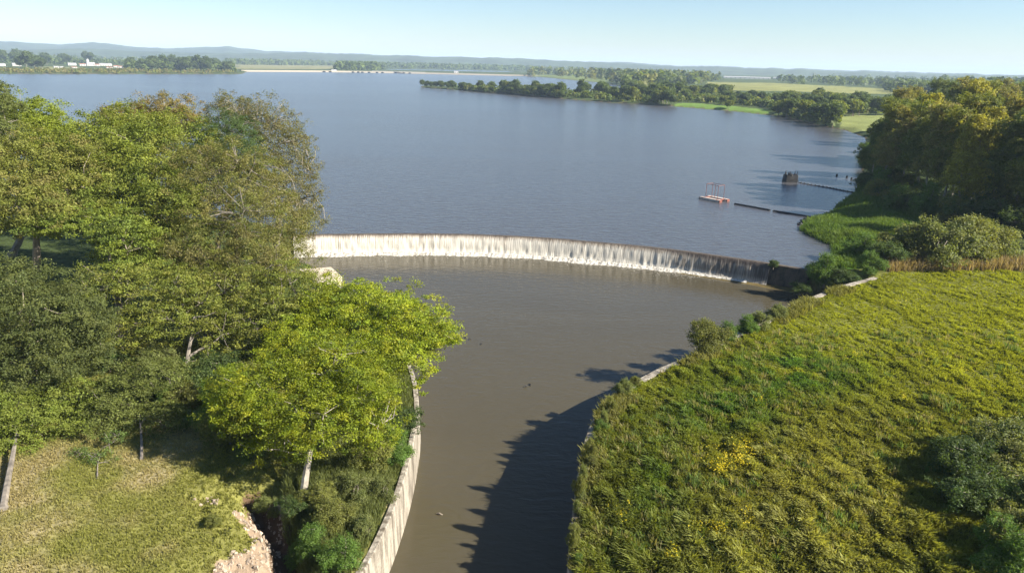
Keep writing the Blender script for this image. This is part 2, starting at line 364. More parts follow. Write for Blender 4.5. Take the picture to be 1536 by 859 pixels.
sweep(WEIR, nrm, [(-0.35, -2), (-0.35, 0.0), (-0.25, 0.045), (0.25, 0.05), (0.4, 0.0), (0.62, -0.6), (1.15, -2.2), (1.3, -3.5)], 'wall', WETC, weir)
# falling water: its own sheet just in front of the face
m, t, N, L = nm('falling_water')
uvn = N('ShaderNodeUVMap', uv_map='uv'); sep = N('ShaderNodeSeparateXYZ'); L(uvn.outputs[0], sep.inputs[0])
mp = N('ShaderNodeMapping'); mp.inputs['Scale'].default_value = (7.0, 1.1, 1); L(uvn.outputs[0], mp.inputs[0])
n1 = N('ShaderNodeTexNoise'); n1.inputs['Scale'].default_value = 1.0; n1.inputs['Detail'].default_value = 6; n1.inputs['Roughness'].default_value = 0.65; L(mp.outputs[0], n1.inputs['Vector'])
mp2 = N('ShaderNodeMapping'); mp2.inputs['Scale'].default_value = (0.35, 0.3, 1); L(uvn.outputs[0], mp2.inputs[0])
n2 = N('ShaderNodeTexNoise'); n2.inputs['Scale'].default_value = 1.0; n2.inputs['Detail'].default_value = 3; L(mp2.outputs[0], n2.inputs['Vector'])
def mathn(op, a, b=None, c=None):
    k = N('ShaderNodeMath', operation=op)
    for ii, v in enumerate((a, b, c)):
        if v is None: continue
        if isinstance(v, (int, float)): k.inputs[ii].default_value = v
        else: L(v, k.inputs[ii])
    return k.outputs[0]
# foam amount = noise + v*1.1 - thinning towards the east end
LEN = float(np.linalg.norm(np.diff(WEIR, axis=0), axis=1).sum())
east = N('ShaderNodeMapRange'); east.inputs['From Min'].default_value = LEN * 0.66; east.inputs['From Max'].default_value = LEN * 0.93; east.inputs['To Min'].default_value = 0; east.inputs['To Max'].default_value = 0.52; east.clamp = True; L(sep.outputs[0], east.inputs[0])
vv = N('ShaderNodeMapRange'); vv.inputs['From Min'].default_value = 0.0; vv.inputs['From Max'].default_value = 0.42; vv.inputs['To Min'].default_value = -0.55; vv.inputs['To Max'].default_value = 0.02; L(sep.outputs[1], vv.inputs[0])
vb = N('ShaderNodeMapRange'); vb.inputs['From Min'].default_value = 0.75; vb.inputs['From Max'].default_value = 1; vb.inputs['To Min'].default_value = 0; vb.inputs['To Max'].default_value = 0.38; L(sep.outputs[1], vb.inputs[0])
am = mathn('ADD', mathn('SUBTRACT', mathn('ADD', mathn('ADD', mathn('ADD', mathn('MULTIPLY', n1.outputs[0], 1.15), 0.2), mathn('MULTIPLY', n2.outputs[0], 0.5)), vv.outputs[0]), east.outputs[0]), vb.outputs[0])
cr = N('ShaderNodeValToRGB'); e = cr.color_ramp.elements; e[0].position = 0.5; e[0].color = (0.05, 0.034, 0.022, 1); e[1].position = 1.0; e[1].color = (0.50, 0.46, 0.38, 1)
k = e.new(0.78); k.color = (0.27, 0.225, 0.17, 1)
L(am, cr.inputs[0])
b = N('ShaderNodeBsdfPrincipled'); b.inputs['Roughness'].default_value = 0.45; L(cr.outputs[0], b.inputs['Base Color'])
bp = N('ShaderNodeBump'); bp.inputs['Distance'].default_value = 0.12; L(n1.outputs[0], bp.inputs['Height']); L(bp.outputs[0], b.inputs['Normal'])
o = N('ShaderNodeOutputMaterial'); L(b.outputs[0], o.inputs[0]); FALL = m
fine = smooth_curve(WEIR, 700); tf = np.gradient(fine, axis=0); tf /= np.linalg.norm(tf, axis=1)[:, None]; nfn = np.stack([tf[:, 1], -tf[:, 0]], 1)
keep = slice(0, int(700 * 0.935))
ts = np.linspace(0, 1, 14)
prof = [(0.40 + 1.05 * a ** 0.95 + (0.25 * max(0, a - 0.85) / 0.15), 0.065 - 0.10 * a - 2.62 * a ** 1.6) for a in ts]
def lump(V):
    q = vnoise(V[:, :, 0] * 2.2, V[:, :, 1] * 2.2 + V[:, :, 2] * 0.4) - 0.4
    V[:, :, 1] -= q * 0.22 * ts[None]
    return V
o = sweep(fine[keep], nfn[keep], prof, 'falling_water', FALL, None, True, True, lump)
tag(o, 'curtain of white foaming water running down the weir face', None, None, 'structure')
# foam at the foot
m, t, N, L = nm('foam')
tc = N('ShaderNodeTexCoord'); n1 = N('ShaderNodeTexNoise'); n1.inputs['Scale'].default_value = 3; n1.inputs['Detail'].default_value = 6; L(tc.outputs['Object'], n1.inputs['Vector'])
cr = N('ShaderNodeValToRGB'); cr.color_ramp.elements[0].position = 0.3; cr.color_ramp.elements[0].color = (0.2, 0.17, 0.13, 1); cr.color_ramp.elements[1].position = 0.6; cr.color_ramp.elements[1].color = (0.56, 0.53, 0.46, 1); L(n1.outputs[0], cr.inputs[0])
b = N('ShaderNodeBsdfPrincipled'); b.inputs['Roughness'].default_value = 0.6; L(cr.outputs[0], b.inputs['Base Color']); bp = N('ShaderNodeBump'); bp.inputs['Distance'].default_value = 0.2; L(n1.outputs[0], bp.inputs['Height']); L(bp.outputs[0], b.inputs['Normal'])
o = N('ShaderNodeOutputMaterial'); L(b.outputs[0], o.inputs[0]); FOAM = m
keep2 = slice(0, int(700 * 0.90))
def foamz(V):
    n = V.shape[0]; q = vnoise(np.arange(n) * 0.35, np.zeros(n)) * 0.5 + vnoise(np.arange(n) * 0.06, np.ones(n)) * 0.6
    taper = np.clip((n - np.arange(n)) / (n * 0.3), 0.15, 1)
    V[:, -1, :2] += nfn[keep2] * (q * taper)[:, None]; V[:, 1:3, 2] += (q * 0.18 * taper)[:, None]
    return V
o = sweep(fine[keep2], nfn[keep2], [(1.3, POOL_Z + 0.3), (1.6, POOL_Z + 0.24), (1.85, POOL_Z + 0.1), (2.05, POOL_Z - 0.02)], 'foam', FOAM, None, True, False, foamz)
tag(o, 'band of white foam where the falling water meets the pool', None, None, 'structure')

# foam flecks drifting off the foot of the fall
rf_ = np.random.RandomState(31); fi = rf_.randint(0, int(700 * .85), 2600); fd = 1.9 + rf_.exponential(0.8, 2600)
fk = (vnoise(fi * .12, fd * .25) + .35 * vnoise(fi * .9, fd * .6)) > .62; fi, fd = fi[fk], fd[fk]
fc = fine[fi] + nfn[fi] * fd[:, None] + rf_.normal(size=(len(fi), 2)) * .1; fs = (0.02 + .035 * rf_.rand(len(fi)))[:, None]
fa = rf_.rand(len(fi)) * 6.28; fu = np.c_[np.cos(fa), np.sin(fa)]; fv = np.c_[-fu[:, 1], fu[:, 0]]
fV = np.stack([np.c_[fc + fu * fs * 1.8, np.full(len(fi), POOL_Z + .008)], np.c_[fc + fv * fs, np.full(len(fi), POOL_Z + .02)], np.c_[fc - fu * fs * 1.6, np.full(len(fi), POOL_Z + .008)], np.c_[fc - fv * fs, np.full(len(fi), POOL_Z + .006)]], 1).reshape(-1, 3)
tag(obj('foam_flecks', mesh('foam_flecks', fV, np.arange(len(fV)).reshape(-1, 4), FOAM)), 'small flecks of foam drifting on the pool below the weir', None, None, 'stuff')
# channel walls
def wall_thing(line, side, top, label, thick=0.28, batter=0.15):
    th = empty('retaining_wall', (0, 0, 0)); tag(th, label, 'retaining wall', 'channel retaining walls')
    tl = np.gradient(line, axis=0); tl /= np.linalg.norm(tl, axis=1)[:, None]; nn = np.stack([tl[:, 1], -tl[:, 0]], 1) * side
    def zf(V):
        tz = top(V[:, 0, 1])
        wob = (vnoise(np.arange(len(V)) * 0.3, np.zeros(len(V))) - .5) * 0.10
        V[:, 1:3, 2] = (tz + wob)[:, None]; V[:, 4:, 2] = V[:, 4:, 2]
        V[:, 3, 2] = tz + wob - 0.06
        return V
    pr = [(-thick, -4.5), (-thick, 0), (0.0, 0), (0.05, 0), (batter, POOL_Z), (batter, -4.6)]
    if side < 0: pr = pr
    sweep(line, nn, pr, 'wall', CONC, th, False, False, zf)
    return th
LWn = LW[22:]
wall_thing(LWn, -1, lambda y: lwz(y), 'bright sunlit curved concrete wall along the west bank of the channel')
wall_thing(RW, 1, lambda y: RZ + 0 * y, 'shaded curved concrete wall holding up the meadow edge', thick=0.6)
# slab at the west end of the pool
sb = [P(a, b, 0.35) for a, b in [(440, 404), (497, 400), (513, 414), (486, 428), (430, 428)]]
n = len(sb); V = [tuple(p) for p in sb] + [(p[0], p[1], -3.2) for p in sb]
import bmesh
bm = bmesh.new(); vs = [bm.verts.new(v) for v in V]
bm.faces.new(vs[:n][::-1])
for q in range(n): bm.faces.new([vs[q], vs[(q + 1) % n], vs[n + (q + 1) % n], vs[n + q]])
bmesh.ops.recalc_face_normals(bm, faces=bm.faces[:])
bmesh.ops.bevel(bm, geom=[e for e in bm.edges if all(v.co.z > 0 for v in e.verts)], offset=0.06, segments=1, affect='EDGES')
me = bpy.data.meshes.new('concrete_slab'); bm.to_mesh(me); bm.free()
SLABM = concrete('pale_slab', (0.55, 0.47, 0.35), (0.38, 0.31, 0.22), False); me.materials.append(SLABM)
tag(obj('concrete_slab', me), 'pale concrete abutment slab jutting into the pool beside the trees', 'slab')

# ------------------------------------------------------------------ trees
def unit(n, r):
    v = r.normal(size=(n, 3)); return v / (np.linalg.norm(v, axis=1)[:, None] + 1e-9)
def leaves(r, ctr, out, size, asp, upb=0.5, rnd=0.9, droop=0.0):
    n = len(ctr)
    nn = out * 0.55 + np.array([0, 0, upb]) + unit(n, r) * rnd; nn /= np.linalg.norm(nn, axis=1)[:, None] + 1e-9
    a = unit(n, r) + out * 0.6 - np.array([0, 0, droop]); a -= nn * (a * nn).sum(1)[:, None]; a /= np.linalg.norm(a, axis=1)[:, None] + 1e-9
    b = np.cross(nn, a); L_ = (size * (0.6 + 0.8 * r.rand(n)))[:, None]
    V = np.stack([ctr - a * L_ * 0.5, ctr + b * L_ * asp * 0.5 + a * L_ * .05, ctr + a * L_ * 0.5, ctr - b * L_ * asp * 0.5 + a * L_ * .05], 1).reshape(-1, 3)
    F = np.arange(4 * n).reshape(n, 4)
    return V, F
def crown(r, lobes, cols, spray=0.8, per=46, leaf=0.24, asp=0.5, dens=1.0, gap=0.12, droop=0.0, upb=.5, flat=0.6):
    """lobes: (centre, radii). sprays of leaves over and inside every lobe. returns leaf verts/faces/colours and spray centres"""
    SC = []; SO = []
    if leaf < 0.3: leaf *= 0.84; per = int(per * 1.35)
    for c, rr in lobes:
        c = np.array(c); rr = np.array(rr); area = 4 * math.pi * ((rr[0] * rr[1]) ** 1.6 / 3 + (rr[0] * rr[2]) ** 1.6 / 3 + (rr[1] * rr[2]) ** 1.6 / 3) ** (1 / 1.6)
        n = max(6, int(dens * area / (spray * spray * 1.15)))
        d = unit(int(n * 1.5), r); d = d[(d[:, 2] > -0.55) | (r.rand(len(d)) < 0.25)][:n]
        ph = r.rand(3) * 10
        bump = 1 + 0.22 * np.sin(d[:, 0] * 5 + ph[0]) * np.sin(d[:, 1] * 5 + ph[1]) + 0.16 * np.sin(d[:, 2] * 7 + d[:, 0] * 6 + ph[2])
        q = np.where(r.rand(len(d)) < 0.72, 0.84 + 0.26 * r.rand(len(d)) ** 2, 0.35 + 0.5 * r.rand(len(d)))
        p = c + d * rr * (bump * q)[:, None]
        kp = (np.sin(p[:, 0] * 1.1 / spray + ph[0]) * np.sin(p[:, 1] * 1.1 / spray + ph[1]) * np.sin(p[:, 2] * 1.3 / spray + ph[2]) + r.rand(len(p)) * .5) > (-0.75 + gap * 3)
        SC.append(p[kp]); SO.append(d[kp])
    SC = np.concatenate(SC); SO = np.concatenate(SO); ns = len(SC)
    sr = spray * (0.55 + 0.9 * r.rand(ns))
    idx = np.repeat(np.arange(ns), per)
    g = r.normal(size=(len(idx), 3)) * 0.37; g[:, 2] *= flat
    g += SO[idx] * (-0.15 * np.linalg.norm(g, axis=1))[:, None]
    ctr = SC[idx] + g * sr[idx][:, None]
    ctr[:, 2] -= droop * (g ** 2).sum(1) * sr[idx] * 0.8
    V, F = leaves(r, ctr, SO[idx], leaf, asp, upb, 0.9, droop)
    cols = np.array(cols); ci = r.randint(0, len(cols), ns); t = r.rand(ns)[:, None]
    base = cols[ci] * t + cols[(ci + 1) % len(cols)] * (1 - t)
    base = base * (0.8 + 0.4 * r.rand(ns))[:, None]
    lc = base[idx] * (0.75 + 0.5 * r.rand(len(idx)))[:, None]
    return V, F, np.repeat(lc, 4, axis=0), SC
def wood_mesh(r, base, lobes, SC, tr, limbs=10, twigs=40, fork=0.35, tw=0.03, lean=0):
    mb = MB(); base = np.array(base, float)
    top = np.mean([np.array(l[0]) for l in lobes], axis=0)
    H_ = top[2] - base[2]; crook = r.normal(size=2) * 0.05 * H_
    ts = np.r_[0, .02, .06, np.linspace(.12, 1, 9)]; end = base + (top - base) * 0.95
    tp = base + (end - base) * ts[:, None]
    tp[:, :2] += np.outer(np.sin(ts * 3.1), crook) + np.outer(np.sin(ts * 7.0), r.normal(size=2) * 0.018 * H_); tp[0, 2] -= 0.4
    trd = np.interp(ts, [0, .02, .06, max(fork, .1), 1], [tr * 2.1, tr * 1.5, tr * 1.1, tr * .8, tr * .2])
    mb.tube(tp, trd, 6); ends = [np.c_[tp[4:], trd[4:]]]
    for kk in range(limbs):
        l = lobes[kk % len(lobes)]; e_ = np.array(l[0]) + r.uniform(-.5, .5, 3) * np.array(l[1]); e_[2] = max(e_[2], base[2] + H_ * fork)
        src = np.concatenate(ends)
        d_ = np.linalg.norm(src[:, :3] - e_, axis=1) + 1.2 * np.maximum(0, src[:, 2] - e_[2] + 0.35 * np.linalg.norm(src[:, :2] - e_[:2], axis=1)) + 4.0 * (src[:, 2] < base[2] + H_ * fork * 0.8) * H_ * .1
        i_ = np.argsort(d_)[r.randint(0, 3)]; st = src[i_, :3]; rd = src[i_, 3] * 0.62
        t = np.linspace(0, 1, 8)[:, None]; mid = st * 0.55 + e_ * 0.45; mid[2] += 0.12 * np.linalg.norm((e_ - st)[:2]); mid[:2] += r.normal(size=2) * .08 * np.linalg.norm(e_ - st)
        pts = st * (1 - t) ** 2 + 2 * mid * t * (1 - t) + e_ * t * t
        pts[1:-1] += r.normal(size=(6, 3)) * 0.025 * np.linalg.norm(e_ - st)
        rr_ = np.linspace(rd, max(rd * 0.3, tw * .7), 8); mb.tube(pts, rr_, 6); ends.append(np.c_[pts[2:], rr_[2:]])
    allp = np.concatenate(ends)[:, :3]
    for kk in r.permutation(len(SC))[:twigs]:
        s_ = SC[kk]; dd = np.linalg.norm(allp - s_, axis=1); q = allp[dd.argmin()]
        if dd.min() > 0.25 * H_ + 1: continue
        mid = (q + s_) / 2 + r.normal(size=3) * 0.1 * dd.min()
        mb.tube([q, mid, s_], [tr * 0.08 + tw * .5, tr * .05 + tw * .4, tw * .5], 4)
    return mb
def make_tree(name, label, cat, base, lobes, cols, seed, tr=0.25, bark=None, group=None, limbs=10, twigs=60, fork=0.4, **kw):
    r = np.random.RandomState(seed); base = np.array(base, float)
    root = empty(name, tuple(base)); tag(root, label, cat, group)
    loc = [(np.array(c) - base, rr) for c, rr in lobes]
    V, F, c, SC = crown(r, loc, cols, **kw)
    obj('crown', mesh('crown', V, F, LEAF, cols=c), root)
    mb = wood_mesh(r, (0, 0, 0), loc, SC, tr, limbs, twigs, fork)
    mb.build('trunk', bark or BARK, root)
    return root
def lob(*L_, dz=1.0):                       # (px, py, Y, rx_px, ry_px)
    out = []
    for px, py, Y, rx, ry in L_:
        c = PY(px, py, Y); s = np.linalg.norm(c - CAM) / FPX * 0.97
        out.append((c, (rx * s, (rx + ry) / 2 * s * dz, ry * s)))
    return out
def gz_at(x, y): return float(zground(np.array([x]), np.array([y]))[0])
def gpt(px, py, z=1.0):
    p = P(px, py, z)
    for _ in range(3): p = P(px, py, gz_at(p[0], p[1]))
    return (p[0], p[1], gz_at(p[0], p[1]))
def gxy(x, y): return (x, y, gz_at(x, y))
LIME = [(0.215, 0.250, 0.012), (0.170, 0.215, 0.014), (0.235, 0.240, 0.015), (0.12, 0.165, 0.018)]
OLIVE = [(0.140, 0.145, 0.030), (0.110, 0.130, 0.022), (0.17, 0.15, 0.045), (0.13, 0.145, 0.02)]
BROWN = [(0.165, 0.150, 0.050), (0.15, 0.145, 0.042), (0.18, 0.15, 0.055), (0.13, 0.14, 0.03)]
GREEN = [(0.085, 0.115, 0.022), (0.07, 0.098, 0.022), (0.10, 0.13, 0.022)]
DEEP = [(0.065, 0.092, 0.024), (0.080, 0.110, 0.028), (0.09, 0.120, 0.026)]
RED = [(0.19, 0.135, 0.048), (0.17, 0.135, 0.045), (0.15, 0.135, 0.035)]
YELG = [(0.150, 0.175, 0.022), (0.115, 0.148, 0.022), (0.17, 0.180, 0.030)]

G = 'trees along the west bank'
make_tree('tree', 'spreading lime green tree overhanging the curved wall and brown pool', 'tree', gxy(-12, 49.5),
    lob((615, 492, 50, 72, 50), (655, 510, 49, 32, 34), (545, 462, 53, 78, 40), (500, 455, 54, 50, 34), (500, 500, 51, 70, 50), (445, 520, 49, 55, 45), (600, 540, 47, 55, 42), (545, 520, 49, 70, 50)),
    LIME, 11, tr=0.26, group=G, spray=0.62, per=52, leaf=0.20, asp=0.42, gap=0.03, flat=.5, dens=1.15)
make_tree('tree', 'low lime green tree with a short pale trunk beside the eroded gully', 'tree', gpt(455, 752),
    lob((480, 545, 41, 85, 42), (400, 590, 39, 80, 48), (360, 610, 38, 55, 40), (545, 590, 39, 60, 50), (480, 630, 37, 80, 50), (425, 650, 37, 55, 38), (560, 640, 38, 40, 40)),
    LIME, 12, tr=0.2, bark=PALEBARK, group=G, spray=0.52, per=50, leaf=0.17, asp=0.42, gap=0.10, flat=.5, twigs=160, limbs=14, fork=0.5)
make_tree('tree', 'open branching tree with many bare pale limbs above a shaded hollow', 'tree', gpt(275, 600),
    lob((230, 430, 53, 80, 30), (165, 425, 51, 55, 26), (330, 440, 54, 85, 38), (400, 475, 52, 55, 45), (270, 480, 51, 80, 35), (180, 500, 50, 50, 28), (350, 530, 50, 50, 35), (440, 430, 54, 50, 35)),
    [(0.155, 0.175, 0.025), (0.18, 0.18, 0.035), (0.12, 0.145, 0.025)], 13, tr=0.22, bark=MIDBARK, group=G, spray=0.6, per=38, leaf=0.19, asp=.45, gap=0.24, flat=.35, twigs=300, limbs=34, fork=0.3)
make_tree('tree', 'dense dull green tree at the western edge above pale green saplings', 'tree', gxy(-34, 47),
    lob((50, 475, 46, 85, 62), (5, 440, 48, 60, 50), (105, 520, 45, 55, 55), (40, 545, 44, 80, 45), (115, 470, 47, 40, 40), (-40, 480, 46, 60, 60)),
    [(0.095, 0.112, 0.030), (0.115, 0.128, 0.032), (0.08, 0.100, 0.030)], 14, tr=0.35, group=G, spray=0.6, per=56, leaf=0.18, asp=.4, gap=0.0)
make_tree('tree', 'pale green young tree with thin pale limbs leaning from a grey trunk', 'tree', gpt(4, 765),
    lob((40, 620, 41, 75, 30), (100, 600, 43, 60, 28), (10, 655, 39, 50, 26), (-40, 620, 40, 60, 40)),
    [(0.125, 0.160, 0.022), (0.15, 0.17, 0.03)], 15, tr=0.17, bark=MIDBARK, group=G, spray=0.5, per=44, leaf=0.16, asp=.45, gap=0.08, flat=.4, twigs=120, fork=0.55)
make_tree('tree', 'grey green slender tree on thin twin stems at the grass edge', 'tree', gpt(212, 690),
    lob((190, 600, 43, 55, 36), (230, 570, 44, 45, 30), (160, 640, 41, 50, 30), (250, 630, 42, 38, 30)),
    [(0.115, 0.135, 0.03), (0.13, 0.15, 0.035)], 16, tr=0.09, bark=MIDBARK, group=G, spray=0.48, per=44, leaf=0.16, asp=.45, gap=0.08, flat=.5, twigs=100, fork=0.4)
make_tree('sapling', 'small bare sapling with forked white twigs on the grass', 'tree', gpt(146, 718),
    lob((150, 690, 37.5, 22, 14), (170, 655, 39, 16, 10), (120, 680, 38, 14, 10)),
    [(0.09, 0.13, 0.03)], 17, tr=0.05, bark=MIDBARK, group=G, spray=0.3, per=14, leaf=0.14, asp=.4, gap=0.2, twigs=60, limbs=9, fork=0.15)
make_tree('tree', 'broad yellow green tree filling the middle of the west grove', 'tree', gxy(-31, 66),
    lob((235, 225, 72, 80, 50), (185, 290, 66, 90, 60), (260, 320, 64, 75, 60), (150, 240, 70, 70, 48), (215, 370, 60, 60, 40), (120, 310, 64, 60, 50), (180, 200, 74, 60, 34)),
    YELG, 18, tr=0.5, group=G, spray=0.85, per=62, leaf=0.26, asp=.42, gap=0.06, dens=1.1)
make_tree('tree', 'big olive brown tree with thin hanging foliage next to the pool', 'tree', gxy(-24, 60),
    lob((335, 300, 64, 85, 60), (400, 340, 61, 62, 60), (310, 370, 60, 75, 50), (370, 255, 67, 60, 45), (420, 400, 58, 50, 42), (370, 410, 57, 65, 42), (300, 250, 67, 60, 40)),
    OLIVE[:3] + BROWN[:2], 19, tr=0.4, bark=MIDBARK, group=G, spray=0.72, per=46, leaf=0.22, asp=.3, gap=0.12, droop=0.7, twigs=260, limbs=13)
make_tree('tree', 'tall domed olive tree with grey twigs showing, standing over the weir end', 'tree', gxy(-25, 76),
    lob((385, 185, 79, 55, 42), (425, 210, 77, 45, 40), (445, 255, 75, 36, 45), (458, 315, 72, 26, 45), (435, 350, 70, 34, 40), (350, 165, 81, 38, 26), (410, 290, 73, 45, 50)),
    [(0.15, 0.14, 0.05), (0.12, 0.125, 0.035), (0.17, 0.145, 0.055)], 20, tr=0.45, bark=PALEBARK, group=G, spray=0.7, per=38, leaf=0.22, asp=.32, gap=0.2, droop=0.8, twigs=220, limbs=14)
make_tree('tree', 'blue green fine leaved tree tucked before the tall domed olive tree', 'tree', gxy(-30, 72),
    lob((345, 205, 74, 42, 38), (325, 245, 72, 38, 36), (365, 245, 72, 34, 34)),
    [(0.065, 0.105, 0.030), (0.08, 0.12, 0.03)], 21, tr=0.3, group=G, spray=0.6, per=60, leaf=0.2, asp=.25, gap=0.05)
make_tree('tree', 'rusty red brown round crowned tree rising behind the grove', 'tree', gxy(-44, 86),
    lob((250, 168, 87, 46, 24), (215, 185, 86, 50, 24), (175, 180, 85, 30, 18), (270, 195, 84, 40, 26)),
    RED, 22, tr=0.35, bark=PALEBARK, group=G, spray=0.7, per=50, leaf=0.24, asp=.35, gap=0.1, twigs=160)
make_tree('tree', 'bright yellow green crown at the top of the grove against the lake', 'tree', gxy(-57, 80),
    lob((45, 175, 80, 38, 28), (75, 200, 79, 36, 26), (95, 225, 77, 40, 26), (40, 215, 77, 50, 34)),
    [(0.165, 0.195, 0.018), (0.13, 0.16, 0.018)], 23, tr=0.35, group=G, spray=0.75, per=60, leaf=0.25, asp=.42, gap=0.04)
make_tree('tree', 'olive tree with sandy tipped foliage below the bright yellow green crown', 'tree', gxy(-42, 62),
    lob((40, 250, 66, 75, 42), (85, 290, 62, 60, 42), (10, 310, 60, 60, 40), (60, 318, 58, 60, 30), (-40, 280, 62, 60, 60), (110, 250, 66, 45, 36)),
    OLIVE, 24, tr=0.45, group=G, spray=0.75, per=56, leaf=0.24, asp=.42, gap=0.08)
make_tree('tree', 'slender tree at the picture edge with open grey green top above the lake', 'tree', gxy(-52, 70),
    lob((2, 150, 73, 14, 22), (8, 200, 72, 22, 22), (-15, 170, 73, 24, 40), (25, 160, 74, 8, 8)),
    [(0.13, 0.15, 0.04), (0.11, 0.13, 0.035)], 25, tr=0.25, bark=PALEBARK, group=G, spray=0.55, per=40, leaf=0.22, asp=.42, gap=0.2, twigs=80)
make_tree('tree', 'mid green tree with leafy tiers over the dark shaded clearing', 'tree', gxy(-33, 57),
    lob((150, 335, 58, 55, 22), (90, 338, 57, 45, 16), (205, 400, 56, 40, 20), (190, 365, 57, 40, 20)),
    YELG[:2] + GREEN[:1], 26, tr=0.3, group=G, spray=0.6, per=50, leaf=0.22, asp=.45, gap=0.14, flat=.4)
make_tree('tree', 'deep green tree in the shade behind the open branching tree', 'tree', gxy(-25, 56),
    lob((240, 400, 60, 50, 28), (300, 400, 61, 50, 30), (360, 470, 56, 60, 40), (430, 480, 55, 45, 40)),
    [(0.105, 0.120, 0.028), (0.13, 0.135, 0.032)], 27, tr=0.3, group=G, spray=0.6, per=50, leaf=0.2, asp=.45, gap=0.08)

# generic crowns built once around the origin, copied afterwards
def proto(name, cat, lobes, cols, seed, tr, bark, limbs=8, twigs=30, fork=0.4, **kw):
    r = np.random.RandomState(seed)
    V, F, c, SC = crown(r, lobes, cols, **kw)
    cm = mesh(name + '_crown', V, F, LEAF, cols=c)
    mb = wood_mesh(r, (0, 0, 0), lobes, SC, tr, limbs, twigs, fork)
    tm = mesh(name + '_trunk', np.concatenate(mb.V), np.concatenate(mb.F), bark)
    return (name, cat, cm, tm)
def place(pr, loc, s, rz, label, group=None, sz=None, wood_part=True):
    name, cat, cm, tm = pr
    root = empty(name, loc, rz); root.scale = (s, s, sz or s)
    tag(root, label, cat, group)
    obj('crown', cm, root)
    if wood_part: obj('trunk', tm, root)
    return root
def ell(*a): return [((x, y, z), (rx, ry, rz)) for x, y, z, rx, ry, rz in a]
EUC = []
for kq, (cl, sd) in enumerate(((OLIVE, 31), (BROWN, 32), ([(0.11, 0.13, 0.03), (0.13, 0.145, 0.035)], 33), ([(0.23, 0.215, 0.03), (0.19, 0.18, 0.035)], 34), ([(0.09, 0.115, 0.028), (0.11, 0.13, 0.035)], 35))):
    r = np.random.RandomState(sd); L_ = []
    for q in range(11):
        a = r.rand() * 6.28; h = 7.5 + r.rand() * 11.0; rr = (3.0 + r.rand() * 1.6) * (1.0 - 0.045 * (h - 8)); d_ = r.rand() * 2.8 * (1.25 - 0.06 * (h - 8))
        L_.append(((d_ * math.cos(a), d_ * math.sin(a), h), (rr, rr, rr * 0.72)))
    L_.append(((0, 0, 18.5), (2.6, 2.6, 2.2)))
    EUC.append(proto('eucalyptus_tree', 'tree', L_, [tuple(1.18 * k for k in c_) for c_ in cl], sd, 0.26, PALEBARK, limbs=12, twigs=90, fork=0.62, spray=0.95, per=40, leaf=0.44, asp=.4, gap=0.24, droop=0.5))
BUSH = []
for kq, (cl, sd) in enumerate((([(0.16, 0.17, 0.055), (0.12, 0.145, 0.04)], 41), ([(0.08, 0.14, 0.022), (0.10, 0.15, 0.03)], 42), ([(0.16, 0.165, 0.035), (0.12, 0.13, 0.035)], 43), ([(0.05, 0.085, 0.02), (0.08, 0.105, 0.03)], 44))):
    r = np.random.RandomState(sd)
    L_ = []
    for a in np.linspace(0, 6.28, 12):
        q_ = 0.3 + r.rand() * 0.5; d_ = 1.25 * r.rand() ** .7; L_.append(((math.cos(a) * d_, math.sin(a) * d_, 0.45 + r.rand() * (1.9 - 0.8 * d_)), (q_ * 1.1, q_ * 1.1, q_)))
    BUSH.append(proto('bush', 'bush', L_, cl, sd, 0.05, BARK, limbs=8, twigs=50, fork=0.15, spray=0.36, per=40, leaf=0.15, asp=.42, gap=0.2, flat=.8))
FART = []
for kq, (cl, sd) in enumerate(((GREEN, 51), (DEEP, 52), (YELG, 53), ([(0.06, 0.09, 0.02), (0.075, 0.10, 0.025)], 54))):
    r = np.random.RandomState(sd)
    L_ = [((math.cos(a) * 1.9 * r.rand(), math.sin(a) * 1.9 * r.rand(), 3.0 + r.rand() * 2.8), (1.5 + r.rand() * .9, 1.5 + r.rand() * .9, 1.3 + r.rand() * .7)) for a in np.linspace(0, 6.28, 6)]
    FART.append(proto('lakeside_tree', 'tree', L_, cl, sd, 0.15, BARK, limbs=5, twigs=8, fork=0.3, spray=0.75, per=20, leaf=0.6, asp=.6, gap=0.05, flat=.8))

# ------------------------------------------------------------------ east forest
rf = np.random.RandomState(77)
front = [  # px, base py, crown top py, variety, label
    (1308, 272, 168, 4, 'dark slender eucalyptus leaning over the water at the tip of the east wood'),
    (1325, 283, 152, 0, 'olive eucalyptus with two pale stems near the shore by the east wood'),
    (1345, 290, 158, 1, 'brownish eucalyptus with pale stem just in from the shore'),
    (1368, 300, 150, 2, 'dull green eucalyptus with bare lower trunk inside the wood edge'),
    (1392, 308, 150, 1, 'brown topped eucalyptus in the middle of the wood edge'),
    (1412, 316, 158, 0, 'olive eucalyptus before the brown topped one'),
    (1440, 330, 172, 3, 'golden lit eucalyptus with the brightest crown in the east wood'),
    (1462, 320, 160, 3, 'yellowish eucalyptus beside the brightest crown'),
    (1482, 334, 178, 2, 'dull eucalyptus partly under the golden crowns'),
    (1508, 336, 165, 4, 'dark eucalyptus standing by the shaded strip of grass'),
    (1532, 345, 160, 0, 'olive eucalyptus cut by the picture edge beside the shaded grass'),
    (1500, 318, 140, 1, 'brown eucalyptus second row behind the dark one'),
    (1425, 300, 138, 0, 'tall olive eucalyptus topping the wood against the far bush'),
    (1375, 285, 140, 3, 'yellow green eucalyptus top seen above the shore trees'),
    (1345, 272, 150, 4, 'dark eucalyptus deep in the shade near the shore'),
    (1455, 300, 138, 2, 'grey green eucalyptus crown in the upper part of the wood'),
    (1560, 350, 160, 2, 'dull eucalyptus just past the picture edge'),
    (1590, 370, 170, 0, 'olive eucalyptus beyond the picture edge shading the grass'),
]
